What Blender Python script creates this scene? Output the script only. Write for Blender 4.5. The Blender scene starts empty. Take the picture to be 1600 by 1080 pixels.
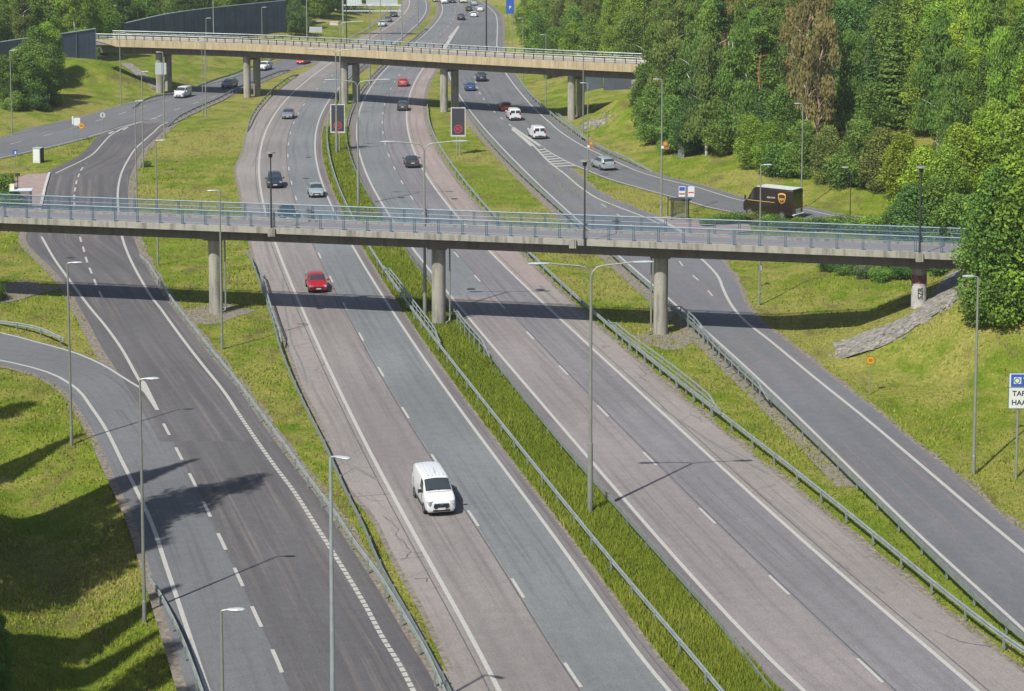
import bpy, math, random
import numpy as np
from mathutils import Vector, Matrix
random.seed(7); RNG = np.random.default_rng(11)
SC = bpy.context.scene; COL = SC.collection
PI = math.pi
# ------------------------------------------------------------------ camera, sky, sun, exposure
F_PX, CAM_H, YH, TANP = 3140.0, 38.2, -200.0, 0.105
PITCH = math.atan(TANP); CP, SP = math.cos(PITCH), math.sin(PITCH)
cd = bpy.data.cameras.new("camera"); cam = bpy.data.objects.new("camera", cd); COL.objects.link(cam)
cam.location = (0, 0, CAM_H); cam.rotation_euler = (PI/2 - PITCH, 0, 0)
cd.sensor_fit = 'HORIZONTAL'; cd.sensor_width = 36; cd.lens = F_PX/1600*36
cd.shift_y = -(540 - (YH + F_PX*TANP))/1600; cd.clip_start = 1; cd.clip_end = 6000
SC.camera = cam
SUN_EL = math.radians(50); SD = Vector((0.57, 0.82)).normalized()
w = bpy.data.worlds.new("World"); SC.world = w; w.use_nodes = True
nt = w.node_tree; bg = nt.nodes['Background']; sky = nt.nodes.new('ShaderNodeTexSky')
sky.sky_type = 'NISHITA'; sky.sun_disc = False; sky.sun_elevation = SUN_EL
sky.sun_rotation = math.atan2(-SD.x, -SD.y); sky.dust_density = 2.0
nt.links.new(sky.outputs[0], bg.inputs[0]); bg.inputs[1].default_value = 0.078
sl = bpy.data.lights.new("sun", 'SUN'); sl.energy = 4.9; sl.angle = math.radians(0.6); sl.color = (1, 0.95, 0.87)
so = bpy.data.objects.new("sun", sl); COL.objects.link(so); so.location = (-60, -60, 120)
so.rotation_euler = Vector((SD.x*math.cos(SUN_EL), SD.y*math.cos(SUN_EL), -math.sin(SUN_EL))).to_track_quat('-Z', 'Y').to_euler()
SC.view_settings.view_transform = 'Standard'; SC.view_settings.look = 'None'
SC.view_settings.exposure = 0.29; SC.view_settings.gamma = 1
SC.cycles.max_bounces = 5; SC.cycles.transparent_max_bounces = 6; SC.cycles.diffuse_bounces = 2

# ------------------------------------------------------------------ measuring: a point of the ground plane (height z) from survey coordinates
def W(px, py, z=0.0):
    zc = F_PX*(CAM_H - z)/(CP*(py - YH))
    return ((px - 800)*zc/F_PX, (zc - (CAM_H - z)*SP)/CP)
class Ln:                       # a line on the ground: x as a smooth function of y
    def __init__(s, pts, deg=None, z=0.0, ext=0.0):
        P = np.array(sorted([W(a, b, z) for a, b in pts], key=lambda q: q[1]))
        s.y0, s.y1 = P[0, 1], P[-1, 1]
        if deg:
            t = lambda y: (np.log(y) - math.log(s.y0))/(math.log(s.y1/s.y0))
            c = np.polyfit(t(P[:, 1]), P[:, 0], deg, w=1/P[:, 1])
            Y = np.geomspace(s.y0, s.y1, 260); X = np.polyval(c, t(Y))
        else:
            y, x = P[:, 1], P[:, 0]; h = np.diff(y); d = np.diff(x)/h
            m = np.empty(len(x)); m[0] = d[0]; m[-1] = d[-1]
            for i in range(1, len(x)-1): m[i] = (d[i-1]*h[i] + d[i]*h[i-1])/(h[i-1] + h[i])
            Y = np.linspace(s.y0, s.y1, 260); k = np.clip(np.searchsorted(y, Y) - 1, 0, len(h)-1)
            u = (Y - y[k])/h[k]
            X = (2*u**3-3*u**2+1)*x[k] + (u**3-2*u**2+u)*h[k]*m[k] + (-2*u**3+3*u**2)*x[k+1] + (u**3-u**2)*h[k]*m[k+1]
        if ext:
            Y = np.concatenate([[Y[0]-ext], Y]); X = np.concatenate([[X[0] - ext*(X[6]-X[1])/(Y[6]-Y[1])], X]); s.y0 -= ext
        s.Y, s.X = Y, X
    def at(s, Y): return np.interp(Y, s.Y, s.X)
    def pts(s, step=2.0, y0=None, y1=None):
        y0 = s.y0 if y0 is None else max(y0, s.y0); y1 = s.y1 if y1 is None else min(y1, s.y1)
        Y = np.linspace(y0, y1, 1200); X = s.at(Y)
        L = np.concatenate([[0], np.cumsum(np.hypot(np.diff(X), np.diff(Y)))])
        q = np.linspace(0, L[-1], max(2, int(L[-1]/step)+1))
        return np.stack([np.interp(q, L, X), np.interp(q, L, Y)], 1)
    def off(s, d):              # the line moved sideways by d metres (+ = right)
        P = s.pts(2.0); T = np.gradient(P, axis=0); T /= np.hypot(T[:, 0], T[:, 1])[:, None]
        Q = P + np.stack([T[:, 1], -T[:, 0]], 1)*d
        r = Ln.__new__(Ln); o = np.argsort(Q[:, 1]); r.Y, r.X = Q[o, 1], Q[o, 0]; r.y0, r.y1 = r.Y[0], r.Y[-1]; return r
    def tan(s, Y):
        a = s.at(Y+1.5) - s.at(Y-1.5); v = Vector((float(a), 3.0)); return v.normalized()
def YY(py, z=0.0): return W(800, py, z)[1]

# ------------------------------------------------------------------ surveyed lines
LL = Ln([(780,1080),(720,965),(675,885),(632,808),(590,730),(550,647),(496,540),(477,495),(457,445),(432,386),(419,345),(411,315),(405,270),(404,247),(410,222),(419,197),(430,179),(441,164),(455,149),(470,134),(487,119),(512,100),(566,67),(587,55),(600,49),(612,39),(627,22),(640,0)], 8, ext=25)
LC = Ln([(910,1080),(880,1035),(835,965),(800,905),(734,808),(671,705),(625,632),(587,570),(560,520),(535,475),(512,427),(495,392),(470,335),(461,307),(452,270),(449,241),(452,217),(457,195),(466,177),(476,160),(486,150),(502,132),(532,106),(600,62),(615,51),(631,36),(641,25),(646,16),(650,0)], 8, ext=25)
LR = Ln([(1046,1080),(1000,1025),(950,955),(887,867),(842,810),(800,750),(737,660),(687,595),(645,538),(615,490),(585,442),(555,392),(530,342),(512,310),(497,270),(493,241),(493,216),(496,195),(504,176),(516,155),(547,120),(564,105),(616,66),(629,59),(646,45),(654,36),(662,21),(665,6),(665,0)], 8, ext=25)
LPL = Ln([(740,1110),(709,1047),(687,1000),(665,955),(642,915),(625,885),(607,850),(585,805),(550,768),(525,722),(505,665),(475,607),(450,540),(432,495),(415,452),(400,410),(385,340),(375,295),(370,260),(379,241),(389,200),(400,177),(431,146),(447,132),(487,106),(520,84),(560,60),(590,45),(607,30),(620,15),(632,0)], None)
LPR = LR.off(.75)
RL = Ln([(1255,1080),(1200,1023),(1112,940),(1050,867),(1006,810),(962,765),(917,712),(850,642),(800,577),(770,537),(725,485),(697,455),(647,395),(615,347),(590,307),(573,270),(561,232),(557,210),(560,185),(566,160),(579,136),(603,107),(644,71),(660,57),(675,42),(686,29),(691,19),(690,10),(686,0)], 8, ext=25)
RC = Ln([(1391,1076),(1342,1031),(1241,935),(1204,900),(1092,794),(1026,727),(1005,705),(935,633),(874,571),(824,519),(780,472),(752,442),(739,427),(712,396),(669,342),(647,315),(631,290),(620,267),(611,251),(605,234),(601,219),(600,206),(600,169),(606,150),(615,130),(632,107),(671,69),(694,52),(705,37),(710,25),(706,10),(700,0)], 8, ext=25)
RR = Ln([(1527,1080),(1450,1012),(1375,950),(1295,880),(1212,810),(1112,715),(1050,657),(1000,612),(925,547),(887,510),(850,475),(800,426),(772,400),(722,345),(697,320),(672,285),(659,260),(650,239),(642,216),(637,197),(635,179),(637,154),(644,135),(650,122),(660,107),(694,72),(717,41),(724,25),(722,8),(718,0)], 8, ext=25)
RPR = Ln([(1630,1072),(1575,1037),(1475,955),(1387,882),(1295,810),(1200,735),(1112,665),(1037,595),(970,540),(950,525),(907,490),(862,450),(817,402),(765,345),(732,302),(700,270),(687,250),(677,230),(671,212),(664,187),(661,172),(662,154),(666,135),(675,119),(680,110),(695,90)], 7, ext=25)
RPL = RL.off(-1.0)
CL = Ln([(1600,985),(1550,940),(1475,872),(1407,810),(1350,750),(1300,704),(1200,610),(1130,537),(1042,465),(1017,445),(972,406),(919,356),(870,314),(825,269),(800,248),(787,237),(769,216),(750,194),(731,170),(720,151),(711,135),(706,120),(700,100),(695,84),(697,74),(717,41),(730,22),(728,8),(722,0)], 8, ext=40)
CR = Ln([(1600,862),(1537,810),(1425,715),(1350,652),(1275,592),(1200,530),(1162,500),(1145,480),(1130,452),(1122,432),(1107,415),(1085,395),(1060,370),(1020,345),(975,327),(937,312),(910,295),(880,270),(860,255),(845,240),(835,229),(800,201)], None, ext=40)
CPR = Ln([(1600,832),(1570,810),(1512,757),(1425,690),(1375,647),(1300,590),(1245,545),(1185,500),(1165,475),(1150,440),(1130,410),(1100,380),(1035,342),(985,322),(950,308),(925,292),(900,270),(880,258)], None, ext=40)
DL = Ln([(1500,352),(1400,347),(1300,343),(1230,341),(1144,331),(1112,325),(1075,314),(1030,302),(987,290),(950,279),(925,269),(900,259),(875,247),(850,232),(835,222),(800,198),(774,176),(757,156),(747,141),(742,120),(738,100)], None)
DR = Ln([(1500,351.5),(1400,346.5),(1340,342),(1307,338),(1275,331),(1250,326),(1162,314),(1125,304),(1087,292),(1037,280),(1000,269),(969,256),(937,241),(916,231),(881,210),(856,189),(834,169),(819,152),(805,135),(792,117),(782,100),(777,80),(777,50),(777,37),(774,22),(762,10),(750,2)], None)
DPR = DR.off(1.3)
AL = Ln([(325,1080),(285,960),(258,880),(238,820),(215,770),(190,720),(165,670),(145,640),(110,600),(70,580),(0,563),(-60,553),(-220,538),(-420,518)], None, ext=25)
FR = Ln([(245,640),(222,608),(200,595),(160,570),(110,549),(50,533),(0,520),(-60,511),(-300,497)], None)
FPL = AL.off(-0.9)
A2 = Ln([(245,640),(215,590),(190,545),(165,510),(140,480),(110,440),(85,405),(65,370)], None)
A2P = Ln([(250,690),(215,630),(180,575),(160,545),(140,507),(125,482),(105,445),(82,420),(40,369),(55,345),(65,318),(70,295),(76,272)], None)
AC = Ln([(448,1070),(432,1030),(400,962),(372,900),(346,845),(322,793),(300,748),(278,706),(258,667),(215,590),(190,540),(162,470),(152,449),(144,429),(136,409),(131,391),(126,375),(117,335),(116,318),(116,304),(118,292),(120,282),(124,272),(129,262),(135,256)], None, ext=25)
AR = Ln([(646,1080),(625,1040),(600,1000),(570,945),(540,895),(515,855),(485,808),(462,772),(432,732),(400,687),(375,650),(350,612),(322,577),(293,540),(265,502),(250,481),(237,465),(225,445),(212,422),(200,397),(192,375),(187,345),(184,315),(184,302),(186,285),(190,270),(200,250),(212,232),(225,220),(240,207),(252,196),(262,191)], None, ext=25)
APR = AR.off(1.15)
A3 = Ln([(87,271),(145,241),(160,225),(175,210),(195,199),(244,184)], None)
BT = Ln([(-190,262),(-60,234),(0,219),(62,199),(125,186),(187,168),(225,158),(267,149),(300,140),(321,134),(350,126),(385,116),(420,104),(455,92),(500,76),(545,62),(575,48),(592,36),(606,22),(620,0)], None)
BB = Ln([(-60,260),(0,246),(50,235),(112,220),(162,206),(195,196),(244,184),(262,190)][:-1], None)
BM = Ln([(-60,244),(0,229),(34,221),(59,215),(81,209),(144,191),(182,180),(216,169),(246,161),(300,148)], None)
BN = Ln([(244,184),(255,179),(271,173),(285,168),(300,163),(312,159),(327,154),(360,143),(400,130),(450,112),(490,98)], None)
BR_ = Ln([(262,193),(287,180),(312,168),(344,154),(369,142),(400,129),(425,119),(454,108),(492,97),(530,80),(560,66)], None)

# ------------------------------------------------------------------ terrain height
def poly_in(x, y, P):
    c = np.zeros(x.shape, bool); n = len(P)
    for i in range(n):
        (x1, y1), (x2, y2) = P[i], P[(i+1) % n]
        if y1 == y2: continue
        m = ((y1 > y) != (y2 > y)) & (x < (x2-x1)*(y-y1)/(y2-y1) + x1); c ^= m
    return c
def pdist(x, y, P):
    d = np.full(x.shape, 1e9)
    for i in range(len(P)-1):
        ax, ay = P[i]; bx, by = P[i+1]; vx, vy = bx-ax, by-ay; l = vx*vx+vy*vy + 1e-9
        t = np.clip(((x-ax)*vx + (y-ay)*vy)/l, 0, 1); d = np.minimum(d, np.hypot(x-ax-t*vx, y-ay-t*vy))
    return d
def sample(L, n=26, off=0.0):
    if off: L = L.off(off)
    return [(float(a), float(b)) for a, b in L.pts((L.y1-L.y0)/n)]
toeN = sample(DPR, 40, 2.2)
N_far = [toeN[-1], (toeN[-1][0]-2, 1500), (1500, 1500), (1500, toeN[0][1])]
toeSE = sample(CPR.off(2.0), 30); toeSE = [p for p in toeSE if p[1] < YY(445)]
toeSE = toeSE + [W(1215, 412), W(1330, 392), W(1800, 385)]
SE_far = [toeSE[-1], (1500, toeSE[-1][1]), (1500, 40)]
toeNW = sample(BT.off(-1.6), 40)
NW_far = [toeNW[-1], (toeNW[-1][0]-5, 1500), (-1500, 1500), (-1500, toeNW[0][1]-150)]
ditch = [W(-260,700,-1), W(0,745,-1), W(50,815,-1), W(85,900,-1), W(118,990,-1), W(150,1100,-1), W(175,1300,-1)]
W_far = ditch + [(-30, 40), (-1500, 40), (-1500, ditch[0][1])]
BRF = [(-110, 190.1), (-45, 176.4), (32.6, 160), (75, 151)]                        # axis of the near bridge
BRB = [(-84, 353), (-66.7, 349.4), (-44.8, 342), (-27.6, 332.4), (-10.4, 321), (9.6, 309.6), (19.5, 305), (60, 287)]
def emb(x, y, O, d, sl, cap, wd):
    d = Vector(d).normalized(); s = (x-O[0])*d.x + (y-O[1])*d.y; lat = np.abs(-(x-O[0])*d.y + (y-O[1])*d.x)
    return np.minimum(cap, s*sl) - np.maximum(0, lat-wd)*sl
def hill(x, y, toe, far, sl, cap, start=0.0):
    r = np.zeros(x.shape); m = poly_in(x, y, toe+far[0:] if far[0] != toe[-1] else toe+far[1:])
    if m.any():
        d = np.maximum(0, pdist(x[m], y[m], toe)-start); r[m] = cap*(1-np.exp(-d*sl/cap))
    return r
def wob(x, y): return (np.sin(x*.21+y*.07)+np.sin(x*.09-y*.16+2)+.5*np.sin(x*.5+y*.41+1)+.5*np.sin(y*.6-x*.33))/3
def hgt(x, y):
    x = np.atleast_1d(np.asarray(x, float)); y = np.atleast_1d(np.asarray(y, float))
    n = hill(x, y, toeN, N_far, .24, 9.0); s = hill(x, y, toeSE, SE_far, .17, 4.5); q = hill(x, y, toeNW, NW_far, .22, 6.5)
    e = [emb(x, y, (26.8, 161.3), (.978, -.211), .55, 7.0, 7.5), emb(x, y, (-47, 176.8), (-.978, .211), .5, 6.6, 3.2),
         emb(x, y, (11.5, 308.5), (.91, -.42), .62, 7.4, 5.5), emb(x, y, (-60.5, 347.5), (-.97, .22), .40, 5.4, 3.5)]
    dd = pdist(x, y, ditch); wl = poly_in(x, y, W_far)
    dt = np.where(wl, np.minimum(-1.2 + dd*.42, 6.0), -1.2*np.maximum(0, 1-dd/6.5))
    h = np.maximum.reduce([n, s, q] + e); h = np.where((h < .02) , dt, h)
    h = h + np.clip(np.abs(h), 0, 1.5)*.18*wob(x, y)
    return h - .06
def hz(x, y): return float(hgt(x, y)[0])
def G(px, py):                 # the terrain point seen at a survey position
    z = 0.0
    for _ in range(25): z = .5*z + .5*hz(*W(px, py, z))
    x, y = W(px, py, z); return Vector((x, y, hz(x, y)))

# ------------------------------------------------------------------ mesh helpers
class MB:
    def __init__(s): s.v = []; s.f = []; s.uv = None
    def add(s, v, f):
        n = len(s.v); s.v += [tuple(p) for p in v]; s.f += [tuple(i+n for i in q) for q in f]; return s
    def box(s, c, d, rz=0.0, taper=1.0):
        x, y, z = d[0]/2, d[1]/2, d[2]/2; ca, sa = math.cos(rz), math.sin(rz); V = []
        for k in (-1, 1):
            t = taper if k == 1 else 1
            for i, j in ((-1,-1),(1,-1),(1,1),(-1,1)):
                a, b = i*x*t, j*y*t; V.append((c[0]+a*ca-b*sa, c[1]+a*sa+b*ca, c[2]+k*z))
        return s.add(V, [(0,3,2,1),(4,5,6,7),(0,1,5,4),(1,2,6,5),(2,3,7,6),(3,0,4,7)])
    def tube(s, path, r, n=8, cap=True, flat=None):
        P = [Vector(p) for p in path]; R = r if isinstance(r, (list, tuple)) else [r]*len(P); b = len(s.v); prev = None
        for i, p in enumerate(P):
            t = (P[min(i+1, len(P)-1)] - P[max(i-1, 0)]).normalized()
            a = (Vector((0,0,1)) if abs(t.z) < .9 else Vector((1,0,0))) if prev is None else prev
            u = a.cross(t).normalized() if prev is None else (prev - t*prev.dot(t)).normalized()
            prev = u; v = t.cross(u)
            for k in range(n):
                q = 2*PI*k/n; s.v.append(tuple(p + u*math.cos(q)*R[i] + v*math.sin(q)*R[i]*(flat or 1)))
        for i in range(len(P)-1):
            for k in range(n): s.f.append((b+i*n+k, b+i*n+(k+1)%n, b+(i+1)*n+(k+1)%n, b+(i+1)*n+k))
        if cap: s.f.append(tuple(b+k for k in range(n))[::-1]); s.f.append(tuple(b+(len(P)-1)*n+k for k in range(n)))
        return s
    def sweep(s, path, prof, closed=True):          # profile (side, z) along a 3-D path
        P = [Vector(p) for p in path]; b = len(s.v); n = len(prof)
        for i, p in enumerate(P):
            t = (P[min(i+1, len(P)-1)] - P[max(i-1, 0)]); t.z = 0; t.normalize(); sd = Vector((t.y, -t.x, 0))
            for a, z in prof: s.v.append(tuple(p + sd*a + Vector((0,0,z))))
        m = n if closed else n-1
        for i in range(len(P)-1):
            for k in range(m): s.f.append((b+i*n+k, b+i*n+(k+1)%n, b+(i+1)*n+(k+1)%n, b+(i+1)*n+k))
        if closed: s.f.append(tuple(b+k for k in range(n))); s.f.append(tuple(b+(len(P)-1)*n+k for k in range(n))[::-1])
        return s
    def build(s, name, mat, parent=None, smooth=False, world=False, mesh_only=False):
        me = bpy.data.meshes.new(name); V = s.v
        if world and parent is not None:
            L = parent.location; V = [(a-L.x, b-L.y, c-L.z) for a, b, c in V]
        me.from_pydata(V, [], s.f); me.materials.append(mat)
        if s.uv is not None:
            u = me.uv_layers.new(name='UVMap'); a = np.array(s.uv, float)
            li = np.empty(len(me.loops), int); me.loops.foreach_get('vertex_index', li); u.data.foreach_set('uv', a[li].ravel())
        if smooth: me.shade_smooth() if hasattr(me, 'shade_smooth') else me.polygons.foreach_set('use_smooth', [True]*len(me.polygons))
        me.update()
        if mesh_only: return me
        return link(name, me, parent)
def link(name, me, parent=None, loc=None, rz=0.0):
    o = bpy.data.objects.new(name, me); COL.objects.link(o)
    if parent is not None: o.parent = parent
    if loc is not None: o.location = loc
    if rz: o.rotation_euler = (0, 0, rz)
    return o
def tag(o, label, cat, group=None):
    o['label'] = label; o['category'] = cat
    if group: o['group'] = group
    return o
def thing(name, label, cat, loc=(0,0,0), rz=0.0, group=None):
    return tag(link(name, None, None, loc, rz), label, cat, group)
def struct(o, k='structure'): o['kind'] = k; return o
def smooth_auto(o, ang=40):
    me = o.data; me.polygons.foreach_set('use_smooth', [True]*len(me.polygons))
    try: me.set_sharp_from_angle(angle=math.radians(ang))
    except Exception: pass
    return o
def text_mb(s, size, thick=0.008, align='CENTER', bold=True):
    cu = bpy.data.curves.new('t', 'FONT'); cu.body = s; cu.size = size; cu.align_x = align; cu.align_y = 'CENTER'; cu.extrude = thick
    if bold: cu.offset = size*.018
    o = bpy.data.objects.new('t', cu); COL.objects.link(o); dg = bpy.context.evaluated_depsgraph_get()
    me = bpy.data.meshes.new_from_object(o.evaluated_get(dg)); m = MB()
    m.add([tuple(v.co) for v in me.vertices], [tuple(p.vertices) for p in me.polygons])
    bpy.data.objects.remove(o); bpy.data.curves.remove(cu); bpy.data.meshes.remove(me); return m
def xf(m, M):
    m.v = [tuple(M @ Vector(p)) for p in m.v]; return m

# ------------------------------------------------------------------ materials
MATS = {}
def nodes(name):
    m = bpy.data.materials.new(name); m.use_nodes = True; t = m.node_tree; b = t.nodes['Principled BSDF']; return m, t, b
def N(t, ty, **k):
    n = t.nodes.new('ShaderNode'+ty)
    for a, b in k.items():
        if a in n.inputs.keys() if isinstance(a, str) else False: n.inputs[a].default_value = b
        else: setattr(n, a, b)
    return n
def noise(t, vec, scale, detail=3, rough=.55):
    n = t.nodes.new('ShaderNodeTexNoise'); n.inputs['Scale'].default_value = scale; n.inputs['Detail'].default_value = detail
    n.inputs['Roughness'].default_value = rough; t.links.new(vec, n.inputs['Vector']); return n.outputs[0]
def ramp(t, fac, stops, interp='LINEAR'):
    r = t.nodes.new('ShaderNodeValToRGB'); r.color_ramp.interpolation = interp; e = r.color_ramp.elements
    while len(e) < len(stops): e.new(.5)
    for i, (p, c) in enumerate(stops): e[i].position = p; e[i].color = (*c, 1) if len(c) == 3 else c
    t.links.new(fac, r.inputs[0]); return r.outputs[0]
def mix(t, fac, a, b, mode='MIX'):
    m = t.nodes.new('ShaderNodeMix'); m.data_type = 'RGBA'; m.blend_type = mode
    for s, v in ((0, fac), (6, a), (7, b)):
        if hasattr(v, 'is_output'): t.links.new(v, m.inputs[s])
        else: m.inputs[s].default_value = v if s == 0 else ((*v, 1) if len(v) == 3 else v)
    return m.outputs[2]
def math_(t, op, a, b=0.0, c=None):
    m = t.nodes.new('ShaderNodeMath'); m.operation = op
    for i, v in enumerate((a, b) if c is None else (a, b, c)):
        if hasattr(v, 'is_output'): t.links.new(v, m.inputs[i])
        else: m.inputs[i].default_value = v
    return m.outputs[0]
def geo(t): return t.nodes.new('ShaderNodeNewGeometry').outputs['Position']
def uvn(t): return t.nodes.new('ShaderNodeUVMap').outputs[0]
def vscale(t, v, s):
    m = t.nodes.new('ShaderNodeMapping'); m.inputs['Scale'].default_value = s; t.links.new(v, m.inputs[0]); return m.outputs[0]
def bump(t, b, h, st, dist=.02):
    n = t.nodes.new('ShaderNodeBump'); n.inputs['Strength'].default_value = st; n.inputs['Distance'].default_value = dist
    t.links.new(h, n.inputs['Height']); t.links.new(n.outputs[0], b.inputs['Normal'])
def flat(name, col, rough=.6, metal=0.0, var=.12, coat=0.0, scale=2.0, spec=.5):
    if name in MATS: return MATS[name]
    m, t, b = nodes(name); g = t.nodes.new('ShaderNodeTexCoord').outputs['Object']
    c = ramp(t, noise(t, g, scale, 4), [(.3, tuple(x*(1-var) for x in col)), (.7, tuple(min(1, x*(1+var)) for x in col))])
    t.links.new(c, b.inputs['Base Color']); b.inputs['Roughness'].default_value = rough; b.inputs['Metallic'].default_value = metal
    b.inputs['Coat Weight'].default_value = coat; b.inputs['Specular IOR Level'].default_value = spec; MATS[name] = m; return m
def road_mat(name, c, var=.10, track=.10, crack=0.0, lane=3.6, tint=None, patch=0.0):
    m, t, b = nodes(name); g = geo(t); u = uvn(t)
    big = noise(t, g, .06, 3); col = mix(t, ramp(t, big, [(.35, (0,0,0)), (.65, (1,1,1))]), tuple(x*(1-var) for x in c), tuple(x*(1+var) for x in c))
    st = noise(t, vscale(t, u, (1.6, .03, 1)), 1.0, 4, .6)
    col = mix(t, ramp(t, st, [(.34, (.95,.95,.95)), (.46, (0,0,0)), (.54, (0,0,0)), (.68, (.8,.8,.8))]), col, tint or tuple(x*.76 for x in c))
    sx = t.nodes.new('ShaderNodeSeparateXYZ'); t.links.new(u, sx.inputs[0])
    cs = math_(t, 'COSINE', math_(t, 'MULTIPLY', sx.outputs[0], 2*PI*2/lane)); wk = math_(t, 'MULTIPLY', math_(t, 'MAXIMUM', math_(t, 'MULTIPLY', cs, -1.0), 0.0), noise(t, vscale(t, u, (.8, .015, 1)), 1, 3))
    col = mix(t, math_(t, 'MULTIPLY', wk, track*4), col, tuple(x*.70 for x in c))
    gr = noise(t, g, 9.0, 2, .8)
    col = mix(t, 1.0, col, ramp(t, gr, [(.25, (.74,.74,.74)), (.75, (1.24,1.24,1.24))]), 'MULTIPLY')
    fn = noise(t, g, 1.3, 5, .75)
    col = mix(t, 1.0, col, ramp(t, fn, [(.3, (.88,.88,.88)), (.7, (1.10,1.10,1.10))]), 'MULTIPLY')
    if patch:
        pn = noise(t, vscale(t, u, (.9, .12, 1)), 1.0, 6, .7)
        col = mix(t, ramp(t, pn, [(.60, (0,0,0)), (.68, (patch,)*3)]), col, tuple(x*.62 for x in c))
    if crack:
        v = t.nodes.new('ShaderNodeTexVoronoi'); v.feature = 'DISTANCE_TO_EDGE'; v.inputs['Scale'].default_value = .22
        wv = mix(t, .35, vscale(t, g, (1, 1, 1)), t.nodes.new('ShaderNodeTexNoise').outputs[1], 'ADD'); t.links.new(wv, v.inputs['Vector'])
        mk = math_(t, 'MULTIPLY', math_(t, 'LESS_THAN', v.outputs[0], .009), math_(t, 'GREATER_THAN', noise(t, g, .15, 2), .54))
        col = mix(t, math_(t, 'MULTIPLY', mk, crack), col, tuple(x*.35 for x in c))
    t.links.new(col, b.inputs['Base Color']); b.inputs['Roughness'].default_value = .88; b.inputs['Specular IOR Level'].default_value = .3
    bump(t, b, noise(t, g, 14, 3, .8), .35, .012); return m
def paint_mat(name, c=(.78,.78,.75), wear=.45):
    m, t, b = nodes(name); g = geo(t)
    n = noise(t, g, 7, 5, .8); col = mix(t, ramp(t, n, [(wear-.1, (1,1,1)), (wear+.1, (0,0,0))]), c, tuple(x*.62 for x in c))
    t.links.new(col, b.inputs['Base Color']); b.inputs['Roughness'].default_value = .6; return m
# ------------------------------------------------------------------ ground sheet
def ground_mat():
    m, t, b = nodes('grass_ground'); g = geo(t)
    a = noise(t, g, .035, 4, .6); c = noise(t, g, .35, 5, .65); f = noise(t, g, 3.2, 4, .75); d = noise(t, vscale(t, g, (.35, .16, .3)), 1.0, 5, .7)
    fresh = mix(t, ramp(t, c, [(.35, (0,0,0)), (.65, (1,1,1))]), (.125,.195,.014), (.235,.275,.040))
    dry = mix(t, ramp(t, f, [(.3, (0,0,0)), (.7, (1,1,1))]), (.23,.225,.050), (.37,.34,.115))
    k = math_(t, 'ADD', math_(t, 'MULTIPLY', a, .72), math_(t, 'MULTIPLY', c, .34))
    col = mix(t, ramp(t, k, [(.49, (0,0,0)), (.57, (.85,.85,.85))]), fresh, dry)
    k2 = math_(t, 'ADD', math_(t, 'MULTIPLY', d, .6), math_(t, 'MULTIPLY', f, .4))
    col = mix(t, ramp(t, k2, [(.53, (0,0,0)), (.60, (.85,.85,.85))]), col, (.15,.115,.062))
    col = mix(t, 1.0, col, ramp(t, f, [(.25, (.62,.66,.6)), (.75, (1.25,1.22,1.2))]), 'MULTIPLY')
    col = mix(t, 1.0, col, ramp(t, noise(t, g, 11, 3, .8), [(.25, (.66,.7,.66)), (.75, (1.28,1.26,1.2))]), 'MULTIPLY')
    t.links.new(col, b.inputs['Base Color']); b.inputs['Roughness'].default_value = .95; b.inputs['Specular IOR Level'].default_value = .1
    bump(t, b, math_(t, 'ADD', f, math_(t, 'MULTIPLY', noise(t, g, 9, 3, .8), .5)), .9, .28); return m
GROUND = ground_mat()
def axis(*seg):
    o = [np.arange(a, b, s) for a, b, s in seg]; return np.concatenate(o)
gx = axis((-3000,-300,300),(-300,-120,10),(-120,-70,2.5),(-70,60,1.25),(60,130,3),(130,300,12),(300,3001,300))
gy = axis((-200,40,40),(40,84,4),(84,210,1.25),(210,400,2.2),(400,640,5),(640,1000,30),(1000,5001,400))
XX, YYg = np.meshgrid(gx, gy); ZZ = hgt(XX.ravel(), YYg.ravel())
me = bpy.data.meshes.new('ground'); nx, ny = len(gx), len(gy)
V = np.stack([XX.ravel(), YYg.ravel(), ZZ], 1); i = np.arange(ny-1)[:, None]*nx + np.arange(nx-1)[None, :]
Fq = np.stack([i, i+1, i+1+nx, i+nx], -1).reshape(-1, 4)
me.vertices.add(len(V)); me.vertices.foreach_set('co', V.ravel()); me.loops.add(Fq.size); me.loops.foreach_set('vertex_index', Fq.ravel())
me.polygons.add(len(Fq)); me.polygons.foreach_set('loop_start', np.arange(0, Fq.size, 4)); me.polygons.foreach_set('loop_total', np.full(len(Fq), 4))
me.update(calc_edges=True); me.validate(); me.polygons.foreach_set('use_smooth', np.ones(len(Fq), bool)); me.materials.append(GROUND)
struct(link('ground', me))

# ------------------------------------------------------------------ roads
def sheet(name, A, B, mat, z, y0=None, y1=None, step=2.2, jag=0.0, nsub=1):
    y0 = max(A.y0, B.y0) if y0 is None else y0; y1 = min(A.y1, B.y1) if y1 is None else y1
    n = max(3, int((y1-y0)/step)); Y = np.linspace(y0, y1, n); a, b = A.at(Y), B.at(Y)
    if jag: b = b + jag*(np.sin(Y*1.9)+np.sin(Y*.77+1)+np.sin(Y*3.7)*.6)
    m = MB(); m.uv = []; dx = np.gradient((a+b)/2, Y); L = np.concatenate([[0], np.cumsum(np.hypot(1, dx[1:])*np.diff(Y))])
    for k in range(n):
        wd = (b[k]-a[k])/math.hypot(1, dx[k])
        for j in range(nsub+1):
            m.v.append((a[k]+(b[k]-a[k])*j/nsub, Y[k], z)); m.uv.append((wd*j/nsub, L[k]))
    q = nsub+1
    for k in range(n-1):
        for j in range(nsub): m.f.append((k*q+j, k*q+j+1, (k+1)*q+j+1, (k+1)*q+j))
    return struct(m.build(name, mat))
A_purple = road_mat('asphalt_purple', (0.205,0.187,0.190), track=.10, patch=.25)
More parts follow.
